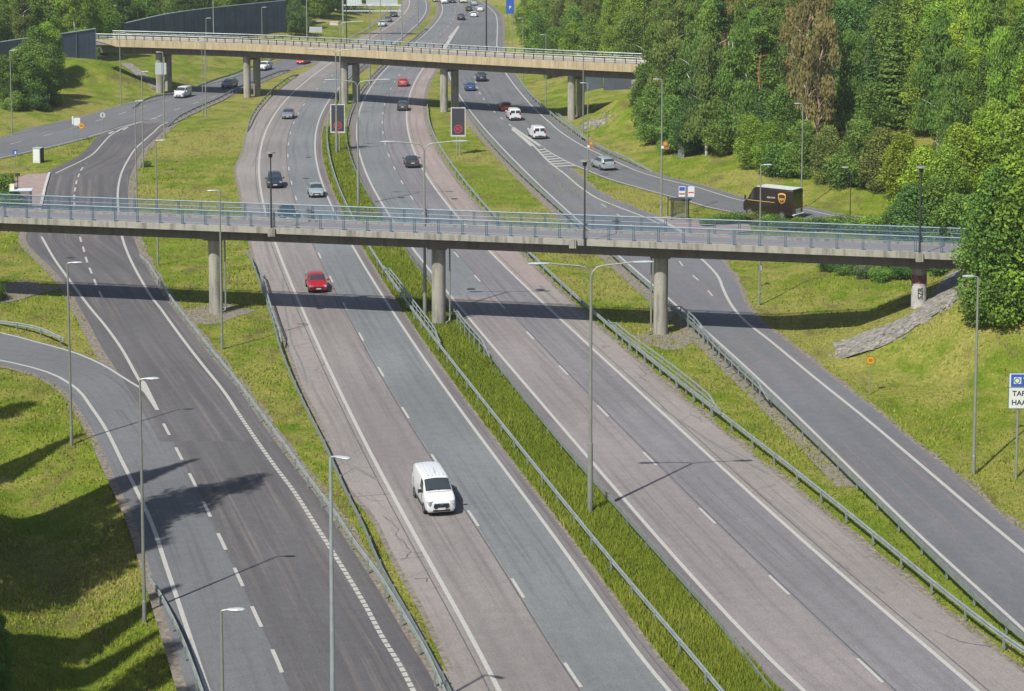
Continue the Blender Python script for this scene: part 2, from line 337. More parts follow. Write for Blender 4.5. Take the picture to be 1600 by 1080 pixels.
A_blue = road_mat('asphalt_blue_grey', (0.155,0.168,0.177), track=.07, patch=.45)
A_dark = road_mat('asphalt_dark', (0.096,0.095,0.102), track=.20, lane=3.8, tint=(0.150,0.135,0.128))
A_mid = road_mat('asphalt_mid', (0.130,0.137,0.146), track=.06)
A_should = road_mat('asphalt_shoulder', (0.228,0.210,0.201), track=.0, crack=.4, patch=.3)
A_pink = road_mat('asphalt_pink', (0.262,0.222,0.210), track=.04, crack=.5, patch=.3)
A_gore = road_mat('asphalt_gore', (0.155,0.144,0.149), track=.02)
A_ramp = road_mat('asphalt_ramp', (0.130,0.138,0.152), track=.10, lane=4.6, tint=(0.159,0.138,0.144))
GRAV = flat('verge_gravel', (.17,.15,.125), .95, var=.45, scale=3.0)
# gravel verges along the pavement
VZ = [-.045]
def verge(L, d0, d1, y0=None, y1=None):
    z = VZ[0]; VZ[0] += .003
    a, b = (L.off(d0), L.off(d1)); sheet('gravel_verge', a, b, GRAV, z, y0, y1, jag=.12)
verge(LPL, -.3, .3); verge(LPR, -.3, .5); verge(RPL, -.7, .3); verge(RPR, -.3, .55); verge(APR, -.3, .9); verge(CPR, -.3, .5)
verge(DPR, -.3, .5); verge(CL, -2.0, -.4, YY(760), YY(150)); verge(A2P, -.8, .3); verge(FPL, -.5, .2); verge(BT.off(-1.0), -.6, .3); verge(BR_, -.3, 1.2)
# carriageways
sheet('road_south_shoulder', LPL, LL.off(.1), A_should, 0.0, jag=0, nsub=1)
sheet('road_south_outer_lane', LL, LC, road_mat('asphalt_warm_grey', (0.198,0.186,0.183), track=.14, patch=.3), .004)
sheet('road_south_inner_lane', LC, LR, A_blue, .008)
sheet('road_south_inner_shoulder', LR.off(-.1), LPR, A_gore, 0.0)
sheet('road_north_inner_shoulder', RPL, RL.off(.1), A_gore, 0.0)
ysm = YY(462)
sheet('road_north_inner_lane', RL, RC, A_purple, .004, None, ysm)
sheet('road_north_inner_lane_far', RL, RC, A_blue, .004, ysm)
sheet('road_north_outer_lane', RC, RR, road_mat('asphalt_purple_blue', (0.171,0.166,0.179), track=.16, patch=.2), .008)
yp = YY(446)
sheet('road_north_shoulder', RR.off(-.1), RPR, A_should, 0.0, None, yp)
sheet('road_north_shoulder_pink', RR.off(-.1), RPR, A_pink, 0.0, yp)
sheet('road_collector', CL.off(-.5), CPR, A_ramp, 0.0, None, YY(262))
sheet('road_collector_far', CL.off(-.5), DPR, A_mid, .004, YY(262), None, nsub=3)
sheet('road_exit', DL.off(-.4), DPR, A_mid, -.002, None, YY(215))
sheet('road_exit_gore', CR, DL.off(.2), A_gore, .002, YY(262), YY(204))
sheet('road_merge', FPL, FR.off(.3), A_mid, 0.0, YY(640), None)
sheet('road_merge_lane', FPL, AC, A_mid, 0.0, None, YY(640))
sheet('road_ramp', A2P, APR, A_dark, .004, YY(690), YY(272))
sheet('road_ramp_lane', AC, APR, A_dark, .004, None, YY(690))
sheet('road_ramp_far', A3.off(-1.6), APR, A_dark, .007, YY(273), YY(193))
sheet('road_west', BB.off(1.0), BT.off(-1.0), A_mid, 0.0, None, YY(200))
sheet('road_west_far', BT.off(-1.0), BR_.off(.3), A_mid, .002, YY(201), None)
struct(MB().add([(*W(*p), -.006) for p in [(672,1050),(710,1047),(760,1130),(690,1130)]], [(0,3,2,1)]).build('road_gore', A_should))
struct(MB().add([(*W(*p), .003) for p in [(130,246),(175,206),(232,185),(262,188),(200,200),(165,222)]], [(0,5,4,3,2,1)]).build('road_gore', A_gore))
# paved platforms with kerbs
PINK = flat('concrete_paving', (.27,.205,.195), .9, var=.12, scale=.8); KERB = flat('kerb_stone', (.42,.42,.38), .85, var=.12)
def plat(pts, h, mat, name):
    P = [W(*p) for p in pts]; n = len(P); m = MB()
    if sum(P[i][0]*P[(i+1)%n][1]-P[(i+1)%n][0]*P[i][1] for i in range(n)) < 0: P = P[::-1]
    m.add([(x, y, -.3) for x, y in P] + [(x, y, h) for x, y in P], [tuple(range(n, 2*n))] + [(i, (i+1)%n, n+(i+1)%n, n+i) for i in range(n)])
    return struct(m.build(name, mat))
plat([(74,272),(42,274),(20,284),(-20,290),(-30,330),(30,345),(54,345),(64,318)], .13, PINK, 'bus_stop_platform')
plat([(1026,341),(1050,339),(1092,346),(1170,352),(1175,362),(1110,372),(1072,366),(1048,352)], .13, PINK, 'bus_stop_platform')
def kerb(pts, name='kerb'):
    P = [(*W(*p), .0) for p in pts]; return struct(MB().sweep(P, [(-.16,-.2),(.16,-.2),(.16,.16),(-.16,.16)]).build(name, KERB))
kerb([(77,271),(70,295),(65,318),(58,340)]); kerb([(1024,341),(1036,347),(1050,355),(1074,369)])

# ------------------------------------------------------------------ markings
PW = paint_mat('road_paint', (.40,.40,.375), .42); PW2 = paint_mat('road_paint_worn', (.22,.22,.205), .52)
def mline(L, wd, z=.014, y0=None, y1=None, mat=PW, dash=None, start=None, name='road_marking', d=0.0):
    if d: L = L.off(d)
    m = MB(); P = L.pts(.6 if dash else 2.0, y0, y1); T = np.gradient(P, axis=0); T /= np.hypot(T[:,0], T[:,1])[:,None]
    S = np.concatenate([[0], np.cumsum(np.hypot(*np.diff(P, axis=0).T))]); NX = np.stack([T[:,1], -T[:,0]], 1)
    def seg(a, b, k=2):
        s = np.linspace(a, b, k); b0 = len(m.v)
        for q in s:
            p = np.array([np.interp(q, S, P[:,0]), np.interp(q, S, P[:,1])]); n = np.array([np.interp(q, S, NX[:,0]), np.interp(q, S, NX[:,1])])
            for e in (-1, 1): m.v.append((p[0]+n[0]*e*wd/2, p[1]+n[1]*e*wd/2, z))
        for i in range(k-1): m.f.append((b0+2*i, b0+2*i+1, b0+2*i+3, b0+2*i+2))
    if dash:
        s0 = 0.0
        if start is not None:                      # a dash ends (far end) at this y
            s0 = float(np.interp(start, P[:,1], S)) - dash[0]; s0 -= math.floor(s0/sum(dash))*sum(dash)
        while s0 < S[-1]:
            seg(s0, min(s0+dash[0], S[-1]), 3); s0 += sum(dash)
    else: seg(0, S[-1], max(2, int(S[-1]/2)))
    return struct(m.build(name, mat))
mline(LL, .24); mline(LR, .22); mline(LC, .17, dash=(3,9), start=YY(1036), d=.06)
mline(RL, .24); mline(RR, .24, y1=YY(60)); mline(RC, .17, dash=(3,9), start=YY(794), d=-.04)
mline(RR, .5, y0=YY(75), y1=YY(41))
mline(CL, .22, y1=YY(80)); mline(CR, .26, y1=YY(374)); mline(CR, .26, y0=YY(350), y1=YY(203))
mline(DL, .22, y1=YY(228)); mline(DL, .5, y0=YY(232), y1=YY(199)); mline(DR, .24)
mline(DL, .2, y0=YY(198), y1=YY(120), dash=(3,6)); 
cdl = Ln([(1120,470),(1093,440),(1070,419),(1050,395),(1010,368),(990,355),(972,340),(953,328),(930,312)], None); mline(cdl, .17, dash=(2.4,4.6), start=YY(454))
mline(AL, .24); mline(FR, .22); mline(A2, .24); mline(AC, .2, y1=YY(650), dash=(3,3.1), start=YY(1015)); mline(AC, .2, y0=YY(476), dash=(3,2.7), start=YY(455))
mline(AR, .24, y0=YY(640)); mline(AR, .26, y1=YY(640), dash=(.5,.13)); mline(A3, .24)
mline(BB, .2, d=.3); mline(BT, .15, d=-.5, mat=PW2); mline(BM, .17, dash=(3,6), start=YY(221)); mline(BN, .17, dash=(3,6), y0=YY(183))
mline(Ln([(262,193),(287,180),(312,168),(344,154),(369,142),(400,129)], None), .15, d=-.8, mat=PW2)
mline(Ln([(480,598),(474,575),(458,540),(449,500),(444,470),(441,435)], None), .16, mat=PW2)
mline(Ln([(1200,740),(1165,722),(1100,683),(1033,637)], None), .2, mat=PW2)
mline(Ln([(590,750),(575,742),(556,731)], None), .25, mat=PW2)
for a, b in (((1313,880),(1325,889)), ((1367,917),(1381,927)), ((1427,957),(1439,967))): mline(Ln([a, b, ((a[0]+b[0])/2, (a[1]+b[1])/2)]), .18, mat=PW2)
def crack(pts, w=.07):
    P = []
    for (x0, y0), (x1, y1) in zip(pts[:-1], pts[1:]):
        for k in range(5): P.append(W(x0+(x1-x0)*k/5+random.uniform(-1.2,1.2), y0+(y1-y0)*k/5+random.uniform(-.8,.8)))
    m = MB()
    for i in range(len(P)-1):
        a, c = Vector(P[i]), Vector(P[i+1]); n = (c-a).normalized(); n = Vector((n.y, -n.x))*w*random.uniform(.4, 1.2); q = len(m.v)
        m.v += [(a.x-n.x, a.y-n.y, .010+.001*(i % 3)), (a.x+n.x, a.y+n.y, .010+.001*(i % 3)), (c.x+n.x, c.y+n.y, .010+.001*(i % 3)), (c.x-n.x, c.y-n.y, .010+.001*(i % 3))]; m.f.append((q, q+1, q+2, q+3))
    struct(m.build('asphalt_crack', CRK))
TAR = flat('tar_seam', (.085,.085,.09), .8, var=.3)
mline(LC, .09, z=.012, mat=TAR, name='tar_seam', d=-.12); mline(RC, .09, z=.012, mat=TAR, name='tar_seam', d=.14); mline(LL, .07, z=.012, mat=TAR, name='tar_seam', d=-.45); mline(RR, .07, z=.012, mat=TAR, name='tar_seam', d=.5); mline(LR, .06, z=.012, mat=TAR, name='tar_seam', d=.5)
CRK = flat('crack_dark', (.095,.09,.088), .9, var=.3)
for q in ([(596,806),(612,815),(622,828),(618,838),(632,848),(641,862),(634,873),(622,876)],[(560,770),(578,782),(607,783)],[(648,905),(668,903),(667,912)],[(985,560),(1010,585),(1000,590),(1020,600)],[(1460,985),(1500,1003),(1560,1012)]): crack(q, .035)
# solid triangle and chevrons of the two gores
def poly_mark(pts, z=.016, mat=PW): 
    P = [W(*p) for p in pts]; n = len(P)
    if sum(P[i][0]*P[(i+1)%n][1]-P[(i+1)%n][0]*P[i][1] for i in range(n)) < 0: P = P[::-1]
    return struct(MB().add([(x, y, z) for x, y in P], [tuple(range(n))]).build('road_marking', mat))
poly_mark([(222,594),(228,598),(249,641),(243,641),(224,612)])
poly_mark([(800,200),(812,209),(835,227),(829,229),(816,217),(799,203)])
for k in range(8):
    y = 234 + k*3.6; xl = float(np.interp(y, [229,240,255,270], [835,845,860,880])); xr = float(np.interp(y, [222,232,247,259], [835,850,875,900])) 
    if xr > xl: poly_mark([(xl+1, y+.2), (xr-1, y-2.5+.8), (xr-1, y-1.2+.8), (xl+2, y+1.7)])
for a, b in (((168,209),(176,205)), ((180,206),(187,202)), ((190,203),(198,199))): poly_mark([(a[0],a[1]),(b[0],b[1]),(b[0]+3,b[1]),(a[0]+4,a[1]+.4)], z=.02)
poly_mark([(690,76),(697,76),(718,42),(716,41)])
# inspection covers in the asphalt
MAN = flat('cast_iron', (.06,.06,.065), .6, metal=.5)
for p in [(478,279),(482,246),(573,388),(486,333),(627,309),(710,311),(844,453),(110,403),(736,452)]:
    x, y = W(*p); m = MB().tube([(x, y, .0), (x, y, .02)], .42, 16); struct(m.build('inspection_cover', MAN))
# ------------------------------------------------------------------ bridges
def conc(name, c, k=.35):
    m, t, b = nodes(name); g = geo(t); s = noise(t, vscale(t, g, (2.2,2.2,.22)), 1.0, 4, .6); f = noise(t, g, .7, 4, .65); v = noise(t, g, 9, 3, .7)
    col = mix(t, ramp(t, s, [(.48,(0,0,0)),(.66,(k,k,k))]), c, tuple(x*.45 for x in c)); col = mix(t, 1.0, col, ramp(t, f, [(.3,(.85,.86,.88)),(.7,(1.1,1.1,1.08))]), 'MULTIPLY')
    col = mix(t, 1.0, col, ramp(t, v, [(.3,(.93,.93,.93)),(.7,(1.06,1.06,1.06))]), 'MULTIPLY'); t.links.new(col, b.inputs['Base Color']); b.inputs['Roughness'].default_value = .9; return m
CONC = conc('concrete', (.30,.29,.25), .8); CONC_SHADE = conc('concrete_shade_tone', (.155,.14,.13), .5)  # second one: darker copy for girders, bearings, crossheads, overhang shade put into the colour
STEEL = flat('galvanised_steel', (.30,.345,.335), .5, metal=.45, var=.18, scale=1.5); STEEL_D = flat('dark_steel', (.045,.05,.055), .5, metal=.3)
TEAL = flat('teal_railing', (.065,.12,.165), .45, metal=.2, var=.15); TEAL_L = flat('handrail_pale', (.17,.25,.29), .4, metal=.2)
POLE = flat('lamp_pole', (.27,.29,.255), .5, metal=.4, var=.1); HEAD = flat('lamp_head', (.34,.38,.40), .4, var=.06); WHITE = flat('white_paint', (.6,.6,.6), .35, var=.03)
BLACK = flat('black_plastic', (.018,.018,.02), .5); ALU = flat('sign_back', (.36,.41,.41), .5, var=.05)
def mesh_mat():
    m, t, b = nodes('railing_mesh'); b.inputs['Base Color'].default_value = (.07,.11,.165,1); b.inputs['Roughness'].default_value = .5
    tr = t.nodes.new('ShaderNodeBsdfTransparent'); mx = t.nodes.new('ShaderNodeMixShader'); mx.inputs[0].default_value = .30
    t.links.new(tr.outputs[0], mx.inputs[1]); t.links.new(b.outputs[0], mx.inputs[2]); t.links.new(mx.outputs[0], t.nodes['Material Output'].inputs[0]); return m
MESHM = mesh_mat()
def dens(P, step=1.0):
    P = np.array(P, float); L = np.concatenate([[0], np.cumsum(np.hypot(*np.diff(P[:, :2], axis=0).T))]); q = np.linspace(0, L[-1], int(L[-1]/step)+1)
    k = np.ones(7)/7; o = np.stack([np.interp(q, L, P[:, i]) for i in range(P.shape[1])], 1)
    for i in range(P.shape[1]):
        for _ in range(4):
            e = np.pad(o[:, i], 3, mode='reflect', reflect_type='odd'); o[:, i] = np.convolve(e, k, 'valid')
    return o
def offp(P, d):
    T = np.gradient(P[:, :2], axis=0); T /= np.hypot(T[:,0], T[:,1])[:,None]; Q = P.copy(); Q[:, 0] += T[:,1]*d; Q[:, 1] -= T[:,0]*d; return Q
def at_px(P, px):               # index of the path point seen at column px
    zc = P[:,1]*CP; return int(np.argmin(np.abs(800 + F_PX*P[:,0]/zc - px)))
def shared(name, me, parent, loc, rz=0): return link(name, me, parent, (loc[0]-parent.location.x, loc[1]-parent.location.y, loc[2]-parent.location.z), rz)
def spaced(P, step, s0=0.0):
    L = np.concatenate([[0], np.cumsum(np.hypot(*np.diff(P[:, :2], axis=0).T))]); q = np.arange(s0, L[-1], step)
    T = np.gradient(P[:, :2], axis=0); A = np.unwrap(np.arctan2(T[:,1], T[:,0]))
    return [(np.interp(v, L, P[:,0]), np.interp(v, L, P[:,1]), np.interp(v, L, P[:,2]) if P.shape[1] > 2 else 0, float(np.interp(v, L, A))) for v in q]

# near footbridge
ZS = 6.6
P0 = dens([(x, y, ZS) for x, y in BRF]); P0 = P0[(P0[:,0] > -75) & (P0[:,0] < 56)]
br = thing('footbridge', 'nearer bridge, grey concrete footbridge with teal mesh railings crossing the whole motorway', 'bridge', (0, 167, 0))
HW = 2.2                       # half width; near side is +
MB().sweep(P0, [(-.95,0),(.95,0),(1.05,1.0),(-1.05,1.0)]).build('girder', CONC_SHADE, br, world=True)
MB().sweep(P0, [(-HW,1.06),(-HW,1.30),(HW,1.30),(HW,1.06),(1.0,.93),(-1.0,.93)]).build('deck', flat('deck_asphalt', (.20,.185,.195), .9, var=.08), br, world=True)
for s in (-1, 1): 
    e = MB().sweep(P0, [(s*HW-.13,.98),(s*HW+.17,.98),(s*HW+.17,1.5),(s*HW-.13,1.5)]).build('edge_beam', CONC, br, world=True)
post = MB().box((0,0,.62),(.06,.05,1.3)).box((-.14,0,.62),(.05,.05,1.24)).box((0,0,.03),(.34,.2,.06)).build('railing_post', TEAL, mesh_only=True)
for s in (1, -1):
    Q = offp(P0, s*(HW-.02)); r = link('railing', None, br); r.location = (0,0,0)
    MB().tube([(x, y-167, z+1.5+1.24) for x, y, z in Q], .055, 8).build('handrail', TEAL_L, r)
    for hh, rr in ((.80,.03),(.14,.02)): MB().tube([(x, y-167, z+1.5+hh) for x, y, z in Q], rr, 6).build('rail', TEAL, r)
    MB().add([(x, y-167, z+1.5+h) for x, y, z in Q for h in (.1, 1.22)], [(2*i, 2*i+2, 2*i+3, 2*i+1) for i in range(len(Q)-1)]).build('mesh_panel', MESHM, r)
    for x, y, z, a in spaced(Q, 2.06, .6): link('post', post, r, (x, y-167, z+1.5), a)
PILM = conc('pillar_concrete', (.30,.29,.25), .8)
for px in (330, 683, 1029, 1440):
    k = at_px(P0, px); x, y, z = P0[k]; zg = hz(x, y)
    p = MB().tube([(x, y, min(zg,0)-.6), (x, y, z+.05)], .60, 24).build('pillar', PILM, br, world=True); smooth_auto(p)
    if px == 1440:
        WG = flat('whitewash', (.38,.38,.37), .8, var=.25, scale=3); g = MB().tube([(x, y, zg-.2), (x, y, zg+1.9)], .612, 24, cap=False).build('whitewash_band', WG, br, world=True)
        RG = flat('graffiti_red', (.16,.07,.075), .8, var=.6, scale=4); MB().tube([(x, y, zg+1.9), (x, y, zg+2.6)], .613, 24, cap=False).build('graffiti_band', RG, br, world=True)
        gm = flat('graffiti_black', (.03,.035,.03), .8); q = text_mb('SZR', .55, .004, 'CENTER'); 
        xf(q, Matrix.Translation((x, y-.63, zg+1.15)) @ Matrix.Rotation(PI/2, 4, 'X') @ Matrix.Rotation(PI/2, 4, 'Z')); q.build('graffiti_writing', gm, br, world=True)
    # cross head
    MB().sweep([(x-.8, y+.15, z-.18), (x+.8, y-.15, z-.18)], [(-.7,0),(.7,0),(.9,.2),(-.9,.2)]).build('bearing', CONC_SHADE, br, world=True)
def pipe(x, y, z0, z1, name='drainpipe'):
    MB().tube([(x, y, z1), (x, y, z0+.35), (x-.05, y-.25, z0+.12), (x-.3, y-.7, z0+.1)], .075, 8).build(name, POLE, br, world=True)
for px, dx in ((330, .85), (683, .95), (1029, -.8)):
    x, y, z = P0[at_px(P0, px)]; pipe(x+dx, y-.1, .1, z)
# expansion joints and lamp brackets on the near edge
for px in (424, 908, 1447):
    k = at_px(P0, px); x, y, z = offp(P0, HW+.3)[k]
    MB().box((x-.08, y, z+1.14), (.42,.4,.72)).box((x+.22, y, z+1.14), (.12,.3,.74)).build('lamp_bracket', CONC if px != 424 else CONC, br, world=True)

# far road bridge
P1 = dens([(x, y, 6.9) for x, y in BRB]); P1 = P1[(P1[:,0] > -71.5) & (P1[:,0] < 24)]
b2 = thing('road_bridge', 'farther bridge, long beige-panelled concrete road bridge over the motorway', 'bridge', (0, 325, 0))
def panel_mat():
    m, t, b = nodes('beige_panel'); u = uvn(t); g = geo(t); sx = t.nodes.new('ShaderNodeSeparateXYZ'); t.links.new(u, sx.inputs[0])
    fr = math_(t, 'FRACT', math_(t, 'DIVIDE', sx.outputs[0], 1.5)); k = math_(t, 'LESS_THAN', fr, .06)
    c = ramp(t, noise(t, vscale(t, u, (1.3,.3,1)), 1.0, 5, .7), [(.35, (.30,.245,.145)), (.65, (.42,.355,.22))]); c = mix(t, math_(t, 'MULTIPLY', k, .45), c, (.15,.11,.075))
    t.links.new(c, b.inputs['Base Color']); b.inputs['Roughness'].default_value = .85; return m
HB = 3.5
MB().sweep(P1, [(-1.75,0),(1.75,0),(1.9,1.25),(-1.9,1.25)]).build('girder', CONC_SHADE, b2, world=True)
MB().sweep(P1, [(-HB,1.5),(-HB,2.2),(HB,2.2),(HB,1.5),(1.8,1.2),(-1.8,1.2)]).build('deck', flat('deck_asphalt', (.20,.19,.19), .9), b2, world=True)
Lc = np.concatenate([[0], np.cumsum(np.hypot(*np.diff(P1[:, :2], axis=0).T))])
for s in (1, -1):
    Q = offp(P1, s*(HB+.12)); m = MB(); m.uv = []
    for i, (x, y, z) in enumerate(Q):
        q2 = offp(P1, s*(HB-.1))[i] if i % 1 == 0 else None
        z0 = z + 1.25 + (max(0, 1 - Lc[i]/4.0))*1.0
        for a, h in ((0, z0), (0, z+2.5), (1, z+2.5), (1, z0)):
            X = (x, y) if a == 0 else (q2[0], q2[1]); m.v.append((X[0], X[1], h)); m.uv.append((Lc[i], h))
    for i in range(len(Q)-1):
        for k in range(4): m.f.append((i*4+k, i*4+(k+1)%4, (i+1)*4+(k+1)%4, (i+1)*4+k) if s > 0 else (i*4+k, (i+1)*4+k, (i+1)*4+(k+1)%4, i*4+(k+1)%4))
    m.build('edge_panel', MATS.setdefault('panel', panel_mat()), b2, world=True)
    r = link('railing', None, b2); Q = offp(P1, s*HB)
    for hh, rr, mt in ((1.0,.08,STEEL),(.62,.045,STEEL),(.3,.04,STEEL)): MB().tube([(x, y-325, z+2.4+hh) for x, y, z in Q], rr, 6).build('rail', mt, r)
    pm = MB().box((0,0,.48),(.11,.14,1.0)).build('post', STEEL_D, mesh_only=True)
    for x, y, z, a in spaced(Q, 1.72, .5): link('post', pm, r, (x, y-325, z+2.4), a)
for i, px in enumerate((252, 389, 542, 699, 898)):
    k = at_px(P1, px); n = offp(P1, 1.2)[k]; f = offp(P1, -2.0)[k]
    for q in (n, f):
        zg = hz(q[0], q[1]); o = MB().tube([(q[0], q[1], min(zg, 0)-.8), (q[0], q[1], 7.0)], .62, 20).build('column', PILM, b2, world=True); smooth_auto(o)
    MB().sweep([(n[0], n[1], 6.35), (f[0], f[1], 6.35)], [(-.55,0),(.55,0),(.55,.6),(-.55,.6)]).build('crosshead', CONC_SHADE, b2, world=True)
x, y, z = P1[at_px(P1, 1000)]; MB().box((x+1.2, y-1.2, 5.2), (3.0, 7.4, 3.6), rz=math.radians(-25)).build('abutment', CONC, b2, world=True)

# stone paving on the embankment slopes under the bridges
STONE = flat('slope_stones', (.20,.19,.172), .95, var=.6, scale=2.2)
def slope(pts, name='slope_paving', dz=.10, mat=STONE, res=1.0):
    A = [G(*p) for p in pts]; n = len(A)//2; m = MB(); K = 14; J = 8
    L, R = A[:n], A[n:][::-1]
    def ip(P, t): 
        k = min(int(t*(len(P)-1)), len(P)-2); u = t*(len(P)-1)-k; return P[k].lerp(P[k+1], u)
    for i in range(K+1):
        for j in range(J+1):
            a, b = ip(L, i/K), ip(R, i/K); p = a.lerp(b, j/J); m.v.append((p.x, p.y, hz(p.x, p.y)+dz))
    for i in range(K):
        for j in range(J): q = i*(J+1)+j; m.f.append((q, q+1, q+J+2, q+J+1))
    return struct(m.build(name, mat))
slope([(1300,536),(1350,520),(1405,501),(1440,482),(1505,448), (1510,460),(1450,500),(1420,520),(1380,543),(1318,562)])
slope([(186,99),(212,118),(238,140), (256,143),(228,117),(206,100)])
slope([(902,196),(922,190),(945,187), (948,194),(925,200),(908,204)])
def stones(pts, n, sd, label):
    m = MB(); A = [G(*p) for p in pts]
    for _ in range(n):
        k = random.randrange(len(A)-1); p = A[k].lerp(A[k+1], random.random()); x, y = p.x+random.gauss(0, sd), p.y+random.gauss(0, sd); r = random.uniform(.10, .30); z = hz(x, y)+.06; q = len(m.v)
        for j, (s_, zz) in enumerate(((1, 0), (.75, r*.7))):
            for i in range(6): t = i*PI/3+random.uniform(-.3,.3); rr = r*s_*random.uniform(.7,1.15); m.v.append((x+rr*math.cos(t), y+rr*math.sin(t), z+zz-.08))
        m.f += [(q+i, q+(i+1)%6, q+6+(i+1)%6, q+6+i) for i in range(6)] + [tuple(range(q+6, q+12))]
    o = m.build('loose_stones', STONE); o['kind'] = 'stuff'; o['label'] = label; o['category'] = 'stones'
stones([(1312,552),(1370,534),(1425,508),(1450,492),(1500,458)], 620, .75, 'loose grey stones on the slope strip under the right end of the footbridge')
stones([(895,200),(925,193),(947,190)], 140, .8, 'pale stones at the foot of the rightmost far bridge column')
for c_, r_ in (((700,508),3.2),((1045,530),2.6),((335,489),3.0),((20,455),3.5)):
    x, y = W(*c_); a = [(x+r_*math.cos(t)*(1+.25*math.sin(3*t)), y+1.2*r_*math.sin(t)*(1+.2*math.cos(4*t))) for t in np.linspace(0, 2*PI, 28, endpoint=False)]
    zz = -.03 if c_[0] > 50 else 0; m = MB().add([(q[0], q[1], (hz(*q)+.05) if c_[0] < 50 else -.035) for q in a] + [(x, y, (hz(x,y)+.06) if c_[0] < 50 else -.03)], [(i, (i+1)%28, 28) for i in range(28)]); struct(m.build('gravel_patch', GRAV))

# ------------------------------------------------------------------ guard rails
WP = [(.0,.78),(.045,.745),(.06,.70),(.045,.655),(.0,.62),(.045,.585),(.06,.54),(.045,.495),(.0,.46),(-.02,.46),(-.02,.78)]
GP = MB().box((0,0,.36),(.06,.11,.74)).box((0,.0,.62),(.10,.05,.28)).build('post', STEEL, mesh_only=True)
GN = 'steel guard rails along the carriageways'
def rail(pts, label, deg=None, side=1, y0=None, y1=None, down=(True, True), d=0.0, step=4.0):
    L = Ln(pts, deg, z=.62, ext=18 if max(p[1] for p in pts) > 1060 or max(p[0] for p in pts) > 1590 else 0); L = L.off(d) if d else L
    P = L.pts(1.0, y0, y1); P = np.column_stack([P, np.zeros(len(P))])
    for e, on in ((0, down[0]), (1, down[1])):
        if on:
            for i in range(min(9, len(P))): P[i if e == 0 else -1-i, 2] = -.62*(1-i/9)**1.3
    t = thing('guard_rail', label, 'guard rail', (P[0,0], P[0,1], 0), group=GN)
    MB().sweep(P, [(side*a, z) for a, z in (WP if side > 0 else WP[::-1])]).build('beam', STEEL, t, world=True)
    S = spaced(P, step, .5); near = S[:95]
    for x, y, z, a in near: 
        if z > -.5: link('post', GP, t, (x-P[0,0]-side*.09*math.sin(a)*-1, y-P[0,1]-side*.09*math.cos(a), min(0, z)), a)
    return L
rail([(695,1080),(665,1017),(637,970),(600,910),(560,855),(528,808),(492,760),(450,702),(400,635),(362,585),(325,540),(295,502),(267,465),(250,440),(232,412),(218,390)], 'guard rail on the right edge of the left-hand ramp, meeting another at the bottom', None, -1)
rail([(703,1080),(650,982),(620,930),(600,895),(562,810),(545,777),(510,700),(470,620),(437,540),(426,500),(415,465),(400,425),(391,400),(382,382)], 'guard rail on the left shoulder of the oncoming carriageway below the footbridge', None, 1)
rail([(1127,1080),(1087,1030),(1050,990),(995,922),(935,850),(900,808),(850,747),(800,682),(762,635),(725,587),(686,540),(645,485),(627,460),(600,415),(580,392),(552,342),(540,312),(520,270),(514,241),(511,220),(514,195),(519,172),(524,154),(531,137),(564,106),(600,80),(620,66)], 'guard rail in the median nearer the oncoming lanes, with tall grass on both sides', 8, -1)
rail([(1205,1060),(1185,1037),(1142,990),(1100,945),(1062,902),(1025,860),(978,810),(937,757),(887,700),(840,650),(800,601),(748,536),(712,482),(695,460),(647,400),(590,327),(560,282),(546,237),(544,205),(549,172),(556,149),(572,126),(590,109),(620,84),(650,58),(668,42)], 'guard rail in the median beside the lanes going away, by the double lamp', 8, 1)
rail([(1600,1017),(1475,922),(1400,865),(1335,810),(1275,762),(1200,702),(1120,640),(1050,590),(993,540),(950,505),(920,482),(875,445),(837,402),(785,347),(750,312),(714,270),(700,247),(685,225),(676,205),(671,179),(668,157)], 'guard rail on the right shoulder of the lanes going away', 7, -1, down=(False, True))
rail([(1600,996),(1537,942),(1487,900),(1440,852),(1396,808),(1335,747),(1270,685),(1200,620),(1162,585),(1118,540),(1075,495),(1040,470),(1012,445),(980,420),(900,347),(850,302),(815,270),(800,257),(781,241),(762,217),(741,190),(721,161)], 'guard rail on the left edge of the grey right-hand slip road', 8, 1, down=(False, True))
rail([(1020,262),(1000,255),(956,237),(919,219),(894,201),(867,181),(844,161),(827,145),(812,125),(800,108),(793,95)], 'guard rail on the grass side of the far right exit road', None, -1)
rail([(207,164),(231,154),(256,147),(280,141)], 'short guard rail on the hill side of the west road before the far bridge', None, -1, step=3)
rail([(309,130),(344,122),(385,108),(420,95),(460,81)], 'guard rail on the hill side of the west road behind the far bridge', None, -1)
rail([(262,192),(287,178),(312,166),(344,152),(369,138),(400,126),(425,116),(454,105)], 'guard rail of dark posts between the west road and the grass triangle', None, 1, step=3)
rail([(386,200),(393,182),(400,170),(412,155),(425,141),(445,125),(466,112)], 'guard rail left of the oncoming lanes under the far bridge', None, 1)
rail([(318,1085),(290,1010),(270,965),(250,920),(231,884)], 'guard rail at the bottom left beside the shaded grass bank', None, -1)
rail([(-20,489),(0,496),(37,505),(70,517),(100,531)], 'guard rail on the grass left of the merging road', None, -1, down=(False, True))
